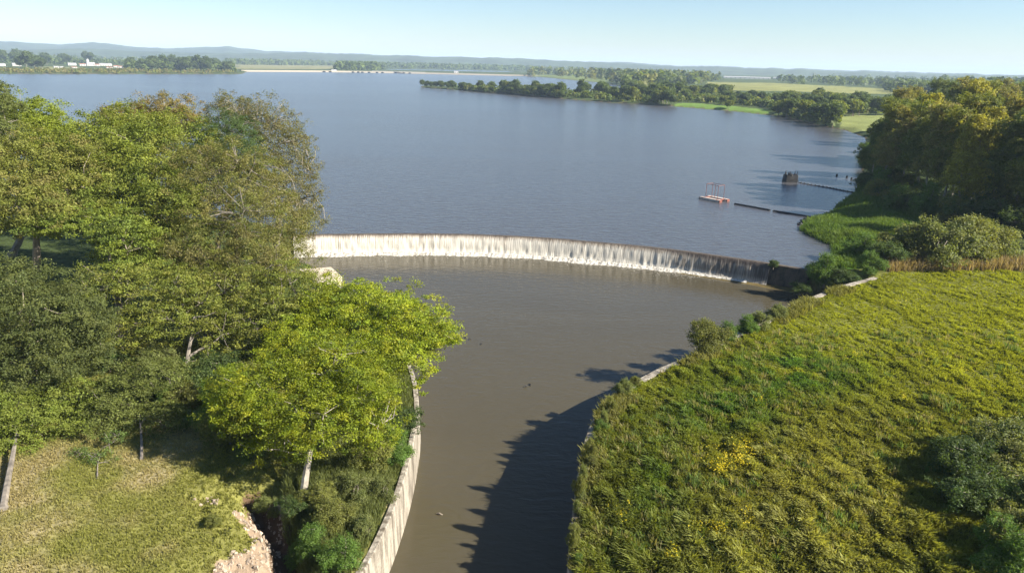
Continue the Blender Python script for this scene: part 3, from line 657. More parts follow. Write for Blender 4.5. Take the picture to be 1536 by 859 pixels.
for q, (px, by, ty, v, lab) in enumerate(front):
    b_ = np.array(gpt(px, by)); top = PY(px, ty, b_[1]); hgt = top[2] - b_[2]
    s = max(0.5, hgt / 20.5)
    if q == 0: s *= 0.9
    place(EUC[v], tuple(b_), s * 0.95, rf.rand() * 6.28, lab, 'eucalyptus trees of the east wood', sz=s)
forest = [(84, 150), (92, 128), (102, 120), (150, 108), (190, 130), (250, 220), (330, 330), (260, 400), (190, 330), (150, 300), (112, 220), (84, 170)]
cnt = 0; pts = []
for x, y in ((96, 116), (101, 109), (107, 103), (112, 110), (99, 101), (108, 95), (116, 99), (91, 122), (118, 90)):
    place(EUC[rf.randint(5)], gxy(x, y), 0.95, rf.rand() * 6.28, 'eucalyptus packed in the interior of the east wood', 'trees inside the east wood', sz=0.95); pts.append((x, y))
while cnt < 74:
    x = rf.uniform(80, 330); y = rf.uniform(105, 400)
    if not inpoly(np.array([x]), np.array([y]), forest)[0]: continue
    if inpoly(np.array([x]), np.array([y]), lake_poly)[0] or pdist(np.array([x]), np.array([y]), lake_poly)[0] < 3: continue
    if any((x - a) ** 2 + (y - b) ** 2 < 56 for a, b in pts): continue
    if x / y > 0.95: continue
    pts.append((x, y)); cnt += 1
    s = 0.82 + 0.25 * rf.rand()
    place(EUC[rf.choice(5, p=[.25, .2, .2, .12, .23])], gxy(x, y), s, rf.rand() * 6.28, 'eucalyptus packed in the interior of the east wood', 'trees inside the east wood', sz=s * rf.uniform(.9, 1.1))

UB = [(1300, 285), (1318, 296), (1335, 305), (1352, 312), (1372, 320), (1388, 328), (1410, 326), (1428, 338), (1448, 342), (1466, 330), (1486, 345), (1505, 342), (1525, 352), (1545, 350), (1330, 280), (1360, 295), (1395, 305), (1440, 318), (1490, 322), (1520, 330), (1308, 262), (1302, 250), (1301, 236), (1312, 300)]
for q, (a, b) in enumerate(UB):
    b_ = gpt(a, b); place(BUSH[(3, 1, 3, 2)[q % 4]], b_, 1.5 + .9 * rf.rand(), rf.rand() * 6.28, 'shady undergrowth bush below the eucalyptus trunks', 'undergrowth bushes of the east wood', sz=1.4 + .9 * rf.rand())
# ------------------------------------------------------------------ lakeside trees and far trees
rl = np.random.RandomState(5)
def scatter_px(n, poly, labs, group, h, hv=0.3, prot=FART, z=1.0, mind=0.35, cat=None):
    """trees whose feet stand inside a patch of land given by its corners in the photograph"""
    pw = np.array(xy(poly, z)); pw_l = [tuple(p) for p in pw]; out = []; tries = 0
    xs = [p[0] for p in poly]; ys = [p[1] for p in poly]
    while len(out) < n and tries < n * 60:
        tries += 1
        a, b = rl.uniform(min(xs), max(xs)), rl.uniform(min(ys), max(ys))
        p = P(a, b, z)
        if not inpoly(np.array([p[0]]), np.array([p[1]]), pw_l)[0] or inpoly(np.array([p[0]]), np.array([p[1]]), lake_poly)[0]: continue
        hh = h * (1 + hv * rl.uniform(-1, 1))
        if any((p[0] - q[0]) ** 2 + (p[1] - q[1]) ** 2 < (hh * mind) ** 2 for q in out): continue
        out.append(p); s = hh / 6.2
        k_ = rl.randint(len(prot))
        place(prot[k_], gxy(p[0], p[1]), s, rl.rand() * 6.28, labs, group, sz=s * rl.uniform(.85, 1.15), wood_part=True)
    return len(out)
scatter_px(62, [(632, 131.3), (634, 129.8), (760, 136.8), (842, 142.5), (845, 147.6), (760, 141), (680, 134.4)], 'small rounded tree on the low spit reaching into the lake', 'trees along the spit', 5.8, .35)
for q, (a, b) in enumerate(((634, 130.5), (640, 131.2), (647, 131.6), (654, 132.2), (662, 132.8), (671, 133.4), (680, 134.0), (692, 135.0))):
    p = P(a, b, 0.5); place(FART[(0, 1, 3, 0)[q % 4]], gxy(p[0], p[1]), .78 + .2 * rl.rand(), rl.rand() * 6.28, 'small rounded tree on the low spit reaching into the lake', 'trees along the spit', sz=.75 + .3 * rl.rand())
scatter_px(50, [(842, 147.5), (850, 140), (930, 137), (985, 134), (1100, 140), (1100, 150), (985, 156), (915, 152.5)], 'bushy green tree at the root of the spit', 'trees at the root of the spit', 7.2, .35)
scatter_px(8, [(985, 158.5), (990, 154), (1015, 155), (1010, 160)], 'grey green willow clump at the water edge beside the bright lawn', 'willows beside the bright lawn', 7.5, .2)
scatter_px(52, [(1085, 158), (1000, 150), (1020, 142), (1180, 146), (1300, 155), (1300, 168), (1180, 163)], 'green tree in the belt between the lake shore and the yellow field', 'trees of the belt before the field', 7.0, .3)
scatter_px(46, [(1165, 172), (1150, 160), (1250, 160), (1330, 164), (1340, 178), (1260, 176), (1255, 192), (1230, 188)], 'dense green tree on the lake shore short of the east wood', 'shore trees short of the east wood', 6.8, .3)
scatter_px(3, [(1080, 163.5), (1082, 161), (1110, 163), (1112, 166.5)], 'lone dark bush on the bright lawn edge', 'bushes on the bright lawn', 4.5, .1)

# far woodland: past counting, many low clumps merged as one mass
def mass(name, label, spots, h, cols, seed, per=26):
    r = np.random.RandomState(seed); spots = np.array(spots); n = len(spots)
    hh = h * (0.7 + 0.6 * r.rand(n)); idx = np.repeat(np.arange(n), per)
    d = unit(len(idx), r); d[:, 2] = np.abs(d[:, 2])
    rr = 0.42 * hh[idx]
    ctr = spots[idx] + np.c_[d[:, 0] * rr, d[:, 1] * rr, 0.1 * hh[idx] + d[:, 2] * hh[idx] * 0.85]
    V, F = leaves(r, ctr, d, 0.42 * h, 0.8, 0.3, 0.7)
    cols = np.array(cols); c = cols[r.randint(0, len(cols), n)] * (0.75 + 0.5 * r.rand(n))[:, None]
    tag(obj(name, mesh(name, V, F, LEAF, cols=np.repeat(c[idx] * (0.8 + .4 * r.rand(len(idx)))[:, None], 4, axis=0))), label, None, None, 'stuff')
def spots_px(n, poly, z=2.0, seed=1):
    r = np.random.RandomState(seed); pw = xy(poly, z); xs = [p[0] for p in poly]; ys = [p[1] for p in poly]; out = []
    while len(out) < n:
        a, b = r.uniform(min(xs), max(xs), 400), r.uniform(min(ys), max(ys), 400)
        for u_, v_ in zip(a, b):
            if inpoly(np.array([u_]), np.array([v_]), poly)[0]:
                p = P(u_, v_, z)
                if not inpoly(np.array([p[0]]), np.array([p[1]]), lake_poly)[0] and not inpoly(np.array([p[0]]), np.array([p[1]]), back_poly)[0]:
                    out.append(p)
            if len(out) >= n: break
    return out
mass('undergrowth', 'tangled green scrub filling the ground between the lakeside trees', spots_px(260, [(633, 131), (760, 137), (842, 142.5), (845, 147.4), (760, 141), (680, 134.4)], 1, 12) + spots_px(420, [(842, 147), (850, 141), (930, 138), (985, 135), (1100, 141), (1100, 150), (985, 155), (915, 152)], 1, 13)
     + spots_px(500, [(1085, 157), (1000, 150), (1020, 143), (1180, 147), (1300, 156), (1300, 168), (1180, 163)], 1, 14) + spots_px(420, [(1165, 171), (1150, 160), (1250, 160), (1330, 164), (1340, 170), (1262, 172), (1255, 190), (1230, 187)], 1, 15), 4.2, GREEN + OLIVE[:2], 66, per=30)
mass('bank_scrub', 'olive and tan scrub covering the far west bank', spots_px(520, [(-40, 110.3), (-40, 106), (60, 106), (190, 106), (350, 107.5), (360, 110.8), (200, 110.6), (0, 110.3)], 1, 16), 4, OLIVE[:3] + BROWN[:1], 67)
mass('point_scrub', 'dark scrub under the trees of the wooded point', spots_px(500, [(190, 105.5), (190, 99), (335, 103), (352, 108.5)], 1, 17) + spots_px(260, [(-30, 96), (-30, 94), (190, 96), (190, 97.5)], 1, 18), 11, GREEN + DEEP, 68)
mass('woodland', 'bluish green far woodland behind the long pale dam', spots_px(900, [(335, 97.5), (340, 95.5), (520, 97), (800, 104), (800, 106.5), (620, 103.2), (500, 99)], 2, 2) + spots_px(300, [(505, 106), (505, 99), (560, 100), (585, 103.5), (560, 106)], 2, 3), 16, DEEP + GREEN, 61)
mass('woodland', 'green wood around the far bay behind the spit', spots_px(420, [(790, 113.5), (800, 104), (1000, 110), (1080, 120), (1050, 126), (985, 132), (940, 130), (910, 121.5), (860, 116)], 2, 4), 15, OLIVE[:2] + GREEN, 62)
mass('woodland', 'dark tree belt beyond the yellow field and the long white sheds', spots_px(420, [(1165, 125), (1165, 119), (1300, 122), (1400, 128), (1480, 138), (1480, 150), (1340, 140), (1320, 131)], 2, 5), 12, DEEP + GREEN, 63)
mass('woodland', 'hazy wooded plain stretching below the far hills', spots_px(2200, [(-150, 88), (-150, 79), (400, 90), (800, 99.5), (1100, 107), (1560, 118), (1700, 127), (1560, 128), (1150, 113), (800, 104), (400, 95)], 2, 6), 14, DEEP + GREEN + OLIVE[:1], 64)
mass('woodland', 'dark wood continuing behind the east eucalyptus trees', spots_px(300, [(1400, 133), (1420, 122), (1560, 127), (1700, 135), (1700, 150), (1500, 150)], 2, 7), 17, DEEP + GREEN, 65)
# west far shore: individual trees
rl = np.random.RandomState(15)
FP4 = [FART[0], FART[1], FART[1], FART[3]]
scatter_px(48, [(190, 100), (200, 98), (335, 103), (350, 108.5), (195, 107)], 'dark tree of the wooded point across the lake', 'trees of the wooded point', 15, .25, prot=FP4)
scatter_px(9, [(28, 98.5), (72, 98.5), (62, 106), (32, 106)], 'dark tree of the clump dividing the far village', 'trees dividing the village', 15, .2, prot=FP4)
scatter_px(13, [(-10, 93), (60, 94), (190, 95.5), (192, 97.5), (60, 97), (-10, 96)], 'tall dark tree behind the village houses', 'trees behind the village', 19, .2, prot=[FART[0], FART[1]])
# ------------------------------------------------------------------ hills
def ridge(name, label, pts, R, mat, wdt):
    X = np.arange(-700, 2300, 6.0); Yp = np.interp(X, [p[0] for p in pts], [p[1] for p in pts]); V = []
    Yp = Yp + (vnoise(X * 0.05, X * 0) - .5) * 1.6 + (vnoise(X * 0.17, X * 0 + 3) - .5) * 0.9
    prof = [(-1, 0), (-0.75, 0.25), (-0.4, 0.7), (0, 1), (0.4, 0.8), (1, 0)]
    for px, py in zip(X, Yp):
        c = PR(px, py, R); d = np.array([c[0], c[1]]); d /= np.linalg.norm(d)
        for a, h_ in prof:
            j_ = 1 + (vnoise(np.array([px * .03]), np.array([a * 5.0]))[0] - .5) * .25 * (h_ < 1)
            V.append((c[0] + d[0] * a * wdt, c[1] + d[1] * a * wdt, -2 + (c[2] + 2) * h_ * j_))
    k_ = len(prof); n = len(X); i = np.arange(n - 1)[:, None] * k_; j = np.arange(k_ - 1)[None]
    F = np.stack([i + j, i + k_ + j, i + k_ + j + 1, i + j + 1], -1).reshape(-1, 4)
    tag(obj(name, mesh(name, V, F, mat, smooth=True)), label, None, None, 'structure')
HILL = simple('wooded_hill', (0.042, 0.062, 0.028), 1.0, 0.45, 0.012)
ridge('far_hills', 'long blue hills on the horizon', [(-700, 60), (-200, 63), (0, 62), (40, 64), (90, 67), (140, 63.5), (190, 69), (250, 73), (345, 70), (395, 76), (520, 81), (650, 85), (780, 90), (850, 93), (945, 94), (1010, 98), (1150, 102), (1260, 105), (1400, 109), (1536, 113), (2300, 134)], 5200, HILL, 900)
ridge('near_hills', 'low wooded rises before the blue hills', [(-700, 78), (0, 75.5), (120, 73), (300, 80), (440, 79.5), (560, 83.5), (650, 85.5), (760, 87), (840, 91.5), (1000, 99), (1130, 102.5), (1250, 106.5), (1400, 111), (1536, 114), (2300, 137)], 3700, HILL, 500)

# ------------------------------------------------------------------ far buildings
def house(px, py, wpx, hpx, label, roof=ROOFR, R_scale=1.0, group='village houses', name='house', z=2.2, dep=None, tower=False):
    p = P(px, py, z); R = np.linalg.norm(p - CAM); s = R / FPX; W, H_ = wpx * s, hpx * s * 0.8; D = dep or max(7.0, W * 0.6)
    g0 = gz_at(p[0], p[1]) - 0.2
    th = empty(name, (p[0], p[1], g0), -math.atan2(p[0], p[1]) + 0.15); tag(th, label, name.replace('_', ' ') if name != 'house' else 'house', group)
    wh = H_ * 0.68
    a = MB(); a.box((0, 0, wh / 2), (W, D, wh)); a.build('wall', WHITE, th)
    rb = MB(); e_ = 0.3
    V = [(-W/2-e_, -D/2-e_, wh), (W/2+e_, -D/2-e_, wh), (W/2+e_, D/2+e_, wh), (-W/2-e_, D/2+e_, wh), (-W/2-e_, 0, H_), (W/2+e_, 0, H_), (-W/2-e_, 0, H_), (W/2+e_, 0, H_)]
    rb.add(V, [[0, 1, 5, 4], [2, 3, 6, 7], [0, 4, 6, 3], [1, 2, 7, 5], [0, 3, 2, 1]]); rb.build('roof', roof, th)
    nwin = int(np.clip(W / 4, 2, 10))
    for q in range(nwin):
        wm = MB(); wm.box((-W / 2 + (q + .5) * W / nwin, -D / 2 - 0.02, wh * 0.5), (min(1.4, W / nwin * .5), 0.12, wh * 0.4)); wm.build('window', WIN, th)
    if tower:
        tm = MB(); tm.box((-W * 0.32, -D * .2, H_ * 0.8), (W * .28, W * .28, H_ * 1.6)); tm.build('tower', WHITE, th)
        sp = MB(); q_ = W * .15; V = [(-W*.32-q_, -D*.2-q_, H_*1.6), (-W*.32+q_, -D*.2-q_, H_*1.6), (-W*.32+q_, -D*.2+q_, H_*1.6), (-W*.32-q_, -D*.2+q_, H_*1.6)] + [(-W*.32, -D*.2, H_*2.0)] * 4
        sp.add(V, [[0, 1, 5, 4], [1, 2, 6, 5], [2, 3, 7, 6], [3, 0, 4, 7]]); sp.build('spire', ROOFG, th)
    return th
VL = [(2, 99, 8, 4, 'white house at the very edge of the far west village', ROOFG), (25, 99, 9, 4.5, 'white gabled house separate from the village, in trees', ROOFG), (84, 101.5, 5, 3, 'small white cabin nearest the field of the village', ROOFG),
      (92, 101.5, 4, 2.6, 'second small white cabin beside the village field', ROOFG), (108, 98, 9, 4, 'broad white village house with a pale roof', ROOFG), (111, 101.8, 6, 2.6, 'low white hut before the broad village house', ROOFR),
      (124, 98.5, 7, 3.6, 'pale village house between the broad house and the church', ROOFR), (146, 99, 5, 3.5, 'small white house just east of the church', ROOFR), (158, 98.5, 14, 4, 'long low white village house east of the church', ROOFG),
      (164, 102, 7, 2.6, 'brown roofed low house on the village shore', ROOFR), (174, 101, 6, 3.4, 'brown roofed house second from the village end', ROOFR), (181, 101.5, 6, 3.2, 'last brown roofed house of the village by the wooded point', ROOFR)]
for a in VL: house(*a)
house(136, 98.5, 9, 5.5, 'white village church with a short tower', ROOFG, name='church', group='village church', tower=True)
house(24, 83, 20, 3.4, 'long white shed far behind the village on the plain', ROOFG, name='shed', group='white sheds on the plain', z=2, dep=40)
SH = [(1057, 116, 15, 5, 'white shed with a raised block at the near end of the far row'), (1071, 116.3, 12, 2.6, 'low narrow white shed between the raised shed and the long one'), (1120, 118, 62, 3.6, 'very long white shed beyond the yellow field'),
      (1164, 118.3, 8, 3, 'short white shed at the end of the long one'), (1188, 111, 4, 2.6, 'tiny white building high on the far plain'), (1214, 118.5, 5, 2.6, 'little white building among the dark belt of trees'),
      (1308, 123.5, 6, 3, 'small pale building showing between trees of the far belt'), (1342, 128.5, 12, 5, 'bright white building near the east wood tree tops')]
for px, py, wpx, hpx, lab in SH: house(px, py, wpx, hpx, lab, ROOFG if wpx != 12 else WHITE, name='shed', group='white sheds on the plain', z=2, dep=18)
# dam across the far end
dam = empty('dam', (0, 0, 0)); tag(dam, 'long low pale dam crossing the far end of the lake', 'dam')
dl = smooth_curve([P(a, b, 0)[:2] for a, b in ((362, 107.8), (500, 108.6), (600, 110.2), (700, 112.5), (812, 115.2))], 60)
tl = np.gradient(dl, axis=0); tl /= np.linalg.norm(tl, axis=1)[:, None]; dn = np.stack([tl[:, 1], -tl[:, 0]], 1)
sweep(dl, dn, [(-9, -1), (-4, 2.9), (0, 3.0), (0.2, 2.2), (4, -1)], 'wall', DAMC, dam)
for a in (487, 496, 530, 538, 544, 554, 566, 574, 594, 606, 615):
    y_ = np.interp(a, [362, 500, 600, 700], [107.8, 108.6, 110.2, 112.5]); c_ = P(a, y_, 0)
    g_ = MB(); g_.box((c_[0], c_[1] - 3.3, 1.0), (4.5, 4, 2.0)); g_.build('dark_gate_opening', DARK, dam)  # dark box stands in for the shade inside a gate opening
c_ = P(598, 110.2, 0); g_ = MB(); g_.box((c_[0], c_[1] + 1.0, 3.3), (110, 3, .8)); g_.build('parapet', WHITE, dam)
house(501, 108.0, 7, 7, 'white gatehouse standing on the pale dam', ROOFG, name='gatehouse', group='dam gatehouse', z=0.5)
house(684, 111, 6, 3.6, 'small white hut toward the east end of the dam', ROOFG, name='hut', group='dam hut', z=1.0)

# ------------------------------------------------------------------ raft, booms, stump, small things in the water
c = (P(1050, 297, 0) + P(1092, 303, 0)) / 2; dirv = P(1083, 305, 0) - P(1053, 299, 0); rzr = math.atan2(dirv[1], dirv[0])
raft = empty('raft', (c[0], c[1], 0), rzr); tag(raft, 'twin pontoon raft with a thin rust red pipe frame', 'raft')
for k, yy in enumerate((-1.1, 1.1)):
    fb = MB(); fb.box((0, yy, 0.12), (4.6, 0.75, 0.62)); p_ = fb.build('pontoon', FLOATW, raft)
    cp = MB(); cp.box((2.36, yy, 0.14), (0.35, 0.72, 0.56)); cp.box((-2.36, yy, 0.14), (0.2, 0.7, 0.5)); cp.build('end_cap', RUST, p_)
fr = MB()
for x_ in (-1.3, 0.1, 1.5): fr.tube([(x_, 0.0 if x_ == 0.1 else -0.9, 0.2), (x_, 0.0 if x_ == 0.1 else -0.9, 3.0)], 0.04, 6)
for x_ in (-1.3, 1.5): fr.tube([(x_, 0.9, 0.2), (x_, 0.9, 3.0)], 0.04, 6); fr.tube([(x_, -0.9, 3.0), (x_, 0.9, 3.0)], 0.04, 6)
fr.tube([(-1.3, -.9, 3.0), (1.5, -.9, 3.0)], 0.04, 6); fr.tube([(-1.3, .9, 3.0), (1.5, .9, 3.0)], 0.04, 6)
fr.build('pipe_frame', RUST, raft)
for x_ in (-1.5, 1.7):
    cb = MB(); cb.box((x_, 0, 0.36), (0.22, 3.1, 0.16)); cb.build('cross_beam', RUST, raft)
# floating boom
bpts = smooth_curve([P(a, b, 0.05) for a, b in ((1102, 306), (1130, 311), (1160, 316.5), (1200, 323), (1238, 329.5))], 60)
bpts[:, 2] = 0.06
bo = empty('floating_boom', tuple(bpts[0])); tag(bo, 'dark floating pipe boom running from near the raft to the reeds', 'boom')
for a, b in ((0, 25), (27, 59)):
    mb = MB(); mb.tube(bpts[a:b + 1] - bpts[0], 0.22, 6); mb.build('pipe', DARK, bo, True)
# stump
sp = (P(1175, 272, 0) + P(1195, 273, 0)) / 2; r = np.random.RandomState(9)
st = empty('intake_stump', (sp[0], sp[1], 0)); st.scale = (1.1, 1.1, 0.8); tag(st, 'dark ruined block with a jagged top rising from the water', 'stump')
bm = bmesh.new(); an = np.linspace(0, 2 * math.pi, 14, endpoint=False)
rings = []
for z_, sc_ in ((-0.8, 1.0), (0, 1.0), (0.8, 0.97), (1.51, 0.92)):
    rings.append([bm.verts.new((1.65 * sc_ * max(-.85, min(.85, 1.15 * math.cos(a))) + r.normal() * .05, 1.3 * sc_ * max(-.85, min(.85, 1.15 * math.sin(a))) + r.normal() * .05, z_ + (r.rand() * 0.9 if z_ > 1.5 else 0))) for a in an])
for a, b in zip(rings[:-1], rings[1:]):
    for q in range(14): bm.faces.new([a[q], a[(q + 1) % 14], b[(q + 1) % 14], b[q]])
cv = bm.verts.new((0, 0, 1.5))
for q in range(14): bm.faces.new([rings[-1][q], rings[-1][(q + 1) % 14], cv])
me = bpy.data.meshes.new('stump_block'); bm.to_mesh(me); bm.free(); me.materials.append(DARK); obj('block', me, st)
for q in range(16):
    spk = MB()
    a = r.rand() * 6.28; x_, y_ = 1.2 * math.cos(a), 0.9 * math.sin(a); h_ = 0.6 + r.rand() * 1.0
    spk.tube([(x_, y_, 1.6), (x_ + r.normal() * .1, y_ + r.normal() * .1, 1.6 + h_)], [0.13, 0.04], 6)
    spk.build('jagged_timber', DARK, st)
# line of floats from the stump to the bank
fp = smooth_curve([P(a, b, 0.05) for a, b in ((1197, 273.5), (1215, 277), (1240, 281), (1265, 286), (1292, 290.5), (1305, 292))], 60); fp[:, 2] = 0.05; fp[0, 2] = .5
fl = empty('float_line', tuple(fp[0])); tag(fl, 'sagging dark cable strung with small floats from the jagged block to the bank', 'float line')
mb = MB(); mb.tube(fp - fp[0], np.linspace(0.06, 0.14, 60), 6); mb.build('cable', DARK, fl, True)
for q in range(4, 52, 3):
    f_ = MB(); f_.tube([fp[q] - fp[0] + np.array([0, 0, -.1]), fp[q] - fp[0] + np.array([0, 0, .12]), fp[q] - fp[0] + np.array([0, 0, .26])], [0.2, 0.16, 0.05], 6); f_.build('float', DARK, fl, True)
for q, (a, b, lab) in enumerate(((1255, 264, 'dark post stub standing farthest out in the water by the wood'), (1270, 266.5, 'dark post stub second from open water by the wood'), (1277, 269, 'dark post stub third toward the shore by the wood'), (1287, 268.5, 'dark post stub closest to the shore by the wood'))):
    p = P(a, b, 0); mb = MB(); mb.tube([(0, 0, -1), (0.02, 0, 0.2), (0.05, 0, 0.45)], [0.26, 0.24, 0.16], 6); o = mb.build('post_stub', DARK, None, True); o.location = (p[0], p[1], 0); tag(o, lab, 'post', 'post stubs in the water')
for q, (a, b, s_, lab) in enumerate(((1208.5, 329.5, .45, 'small dark rock nearest the end of the pipe boom'), (1205, 333, .6, 'biggest of three dark rocks off the reeds'), (1199.5, 337, .5, 'dark rock farthest from the pipe boom end'))):
    p = P(a, b, 0); bm = bmesh.new(); bmesh.ops.create_icosphere(bm, subdivisions=2, radius=s_); r = np.random.RandomState(90 + q)
    for v in bm.verts: v.co *= 0.75 + 0.5 * r.rand(); v.co.z *= 0.7
    me = bpy.data.meshes.new('rock'); bm.to_mesh(me); bm.free(); me.materials.append(DARK); o = obj('rock', me, None, (p[0], p[1], 0.05)); tag(o, lab, 'rock', 'rocks off the reeds')
for q, (a, b, lab) in enumerate(((698, 506, 'floating twig close off the lime tree tip'), (705, 509, 'floating twig beside the one off the lime tree tip'), (722, 516, 'floating twig in open pool water past the lime tree'), (795, 577, 'lone dark twig floating in mid channel'), (659, 771, 'small pale twig floating in the sunlit lower channel'), (788, 580, 'tiny twig next to the lone dark twig in mid channel'))):
    p = P(a, b, POOL_Z); r = np.random.RandomState(q); mb = MB(); t_ = r.rand() * 3
    mb.tube([(-.22 * math.cos(t_), -.22 * math.sin(t_), 0), (0, 0, .06), (.2 * math.cos(t_), .2 * math.sin(t_), .02)], [.03, .07, .03], 6)
    mb.tube([(0, 0, .04), (.1, -.12, .12)], [.04, .02], 6)
    o = mb.build('driftwood', BARK if q == 4 else DARK, None); o.location = (p[0], p[1], POOL_Z + 0.01); tag(o, lab, 'driftwood', 'driftwood in the pool')

# ------------------------------------------------------------------ bushes
def bush_px(px, py, hpx, v, label, group, z=1.0, wide=1.0):
    b_ = gpt(px, py, z) if z == 1.0 else tuple(P(px, py, z)); Rr_ = np.linalg.norm(np.array(b_) - CAM)
    s = hpx * Rr_ / FPX / 2.35 * ((1.0 if px == 1057 else 0.85 if px > 1080 else 0.62) if group == GB else 1.0)
    return place(BUSH[v], b_, s * wide, (px * 7.7) % 6.28, label, group, sz=s)
GB = 'bushes along the east wall'
for a in ((1057, 528, 46, 2, 'big leafy bush overhanging the wall with its shadow on the pool', 1.0), (1090, 512, 30, 1, 'green bush beside the big leafy bush on the wall', 1.1), (1118, 498, 26, 1, 'dark bush on the wall below the mud spit', 1.2),
          (1140, 492, 30, 0, 'grey green feathery bush on the wall', 1.0), (1165, 478, 26, 0, 'second grey feathery bush toward the weir end', 1.0), (935, 592, 42, 0, 'grey feathery bush at the bend of the wall', 0.8),
          (952, 580, 26, 2, 'small bush touching the grey feathery one at the bend', .9), (898, 650, 30, 1, 'bright green bush hanging over the wall below the bend', 0.9), (888, 700, 28, 2, 'olive bush on the wall midway down the shaded channel', 0.9),
          (872, 750, 30, 0, 'dry pinkish brush on the wall over the shaded channel', 0.8), (862, 800, 24, 2, 'olive brush low on the wall by the shaded channel', 1.0), (868, 850, 28, 1, 'green bush at the lowest visible part of the east wall', 1.0)):
    bush_px(*a[:5], GB, wide=a[5])
for (a, b, h_, v), lab in zip(((884, 690, 34, 2), (874, 722, 30, 0), (869, 748, 36, 2), (866, 772, 26, 0), (860, 828, 34, 2), (905, 640, 30, 0), (915, 622, 28, 2)), (
        'narrow upright plant on the wall top where the channel narrows', 'thin upright brush just below where the channel narrows', 'tall spindly plant rising from the wall over the shaded water', 'short spindly plant on the wall under the tall one',
        'spindly plant near the lower end of the wall', 'thin plant on the wall shortly below the bend', 'slim plant on the wall right at the bend')):
    q_ = bush_px(a, b, h_ * 1.6, v, lab, GB, wide=0.42)
GC = 'willowy shrubs before the east wood'
for a in ((1360, 392, 46, 2, 'pale willow shrub nearest the reeds', 1.2), (1392, 396, 62, 0, 'tall pale willow shrub second from the reeds', 1.0), (1425, 395, 60, 0, 'tallest pale willow shrub in the clump before the wood', 1.0), (1455, 392, 54, 2, 'rounded willow shrub east of the tallest one', 1.1),
          (1485, 385, 46, 0, 'willow shrub at the east end of the clump', 1.1), (1330, 398, 34, 3, 'dark low shrub at the foot of the willow clump', 1.3), (1345, 318, 30, 1, 'lit green shrub under the trees behind the willows', 1.1), (1300, 410, 26, 1, 'small green shrub near the wall end', 1.1)):
    bush_px(*a[:5], GC, wide=a[5])
GD = 'bushes at the east end of the weir'
bush_px(1236, 425, 36, 1, 'bright green bush growing on the dark end of the weir', GD, z=-0.6, wide=.85)
bush_px(1285, 418, 28, 1, 'green bush between the weir end and the meadow', GD, wide=1.2)
bush_px(1160, 402, 12, 3, 'small dark plant clinging to the weir crest', GD, z=-0.3)
bush_px(1200, 440, 16, 3, 'dark bush on the mud at the foot of the weir end', GD, z=-1.8, wide=1.4)
bush_px(1262, 428, 24, 3, 'dark bush in shade behind the bright weir bush', GD, z=-.4, wide=1.3)
GE = 'brambles on the meadow'
rb = np.random.RandomState(21)
BR = [(1500, 690), (1535, 680), (1470, 700), (1515, 720), (1480, 735), (1545, 730), (1460, 765), (1500, 775), (1535, 770), (1520, 820), (1490, 830), (1550, 840), (1440, 720), (1570, 700), (1575, 790), (1520, 870)]
BL = ['pale tipped bramble at the top of the thicket', 'bramble at the top edge of the thicket beside the yellow flowers', 'bramble on the upper west rim of the thicket', 'bramble in the middle of the upper thicket', 'broad green bramble casting the dark shadow',
      'bramble at the frame edge in the upper thicket', 'bramble just below the dark shadow', 'bramble in the centre of the thicket', 'bramble inside the east part of the thicket', 'bramble low in the thicket', 'bramble on the lower west rim of the thicket',
      'bramble at the frame corner of the thicket', 'lowest small bramble reaching west from the thicket', 'bramble past the frame edge above', 'bramble past the frame edge midway', 'bramble past the lower frame edge']
for q, (a, b) in enumerate([(228, 602), (250, 615), (285, 610), (310, 600), (262, 580), (335, 585), (350, 620), (372, 600), (300, 570), (205, 590), (190, 615), (320, 640), (345, 665), (395, 640), (235, 570), (165, 560)]):
    b_ = gpt(a, b); place(BUSH[(3, 1, 2, 3, 0)[q % 5]], b_, 0.7 + .6 * rb.rand(), rb.rand() * 6.28, 'tangled understory bush in the shade of the west grove', 'understory bushes of the west grove', sz=.6 + .6 * rb.rand())
for (a, b), lab in zip(BR, BL): bush_px(a, b, 36 + rb.rand() * 28, rb.choice([0, 1, 3, 2]), lab, GE, wide=1.15)
GF = 'shrubs along the west wall'
for a in ((596, 690, 40, 1, 'leafy green shrub leaning on the sunlit wall'), (560, 700, 46, 2, 'olive shrub behind the leafy one by the sunlit wall'), (530, 745, 40, 0, 'olive shrub midway on the slope behind the sunlit wall'), (570, 745, 34, 0, 'pale shrub on the slope close to the sunlit wall'),
          (500, 790, 40, 2, 'green shrub on the slope between gully and wall'), (545, 800, 30, 0, 'pale low shrub near the foot of the sunlit wall'), (470, 835, 40, 1, 'shrub beside the lower gully'), (520, 850, 40, 1, 'green shrub at the lower picture edge by the wall'),
          (600, 650, 40, 3, 'dark shrub under the lime tree at the wall top'), (480, 760, 34, 2, 'low shrub beside the pale trunk'), (402, 775, 26, 0, 'scrubby plant on the crumbling west lip of the gully'), (380, 738, 30, 3, 'dark shrub at the head of the gully'), (440, 812, 26, 3, 'dark shrub rooted down in the gully'), (320, 790, 16, 2, 'little plant on the lawn close to the bare soil'), (448, 850, 30, 1, 'green plant at the gully mouth')):
    bush_px(*a, GF, wide=1.1)

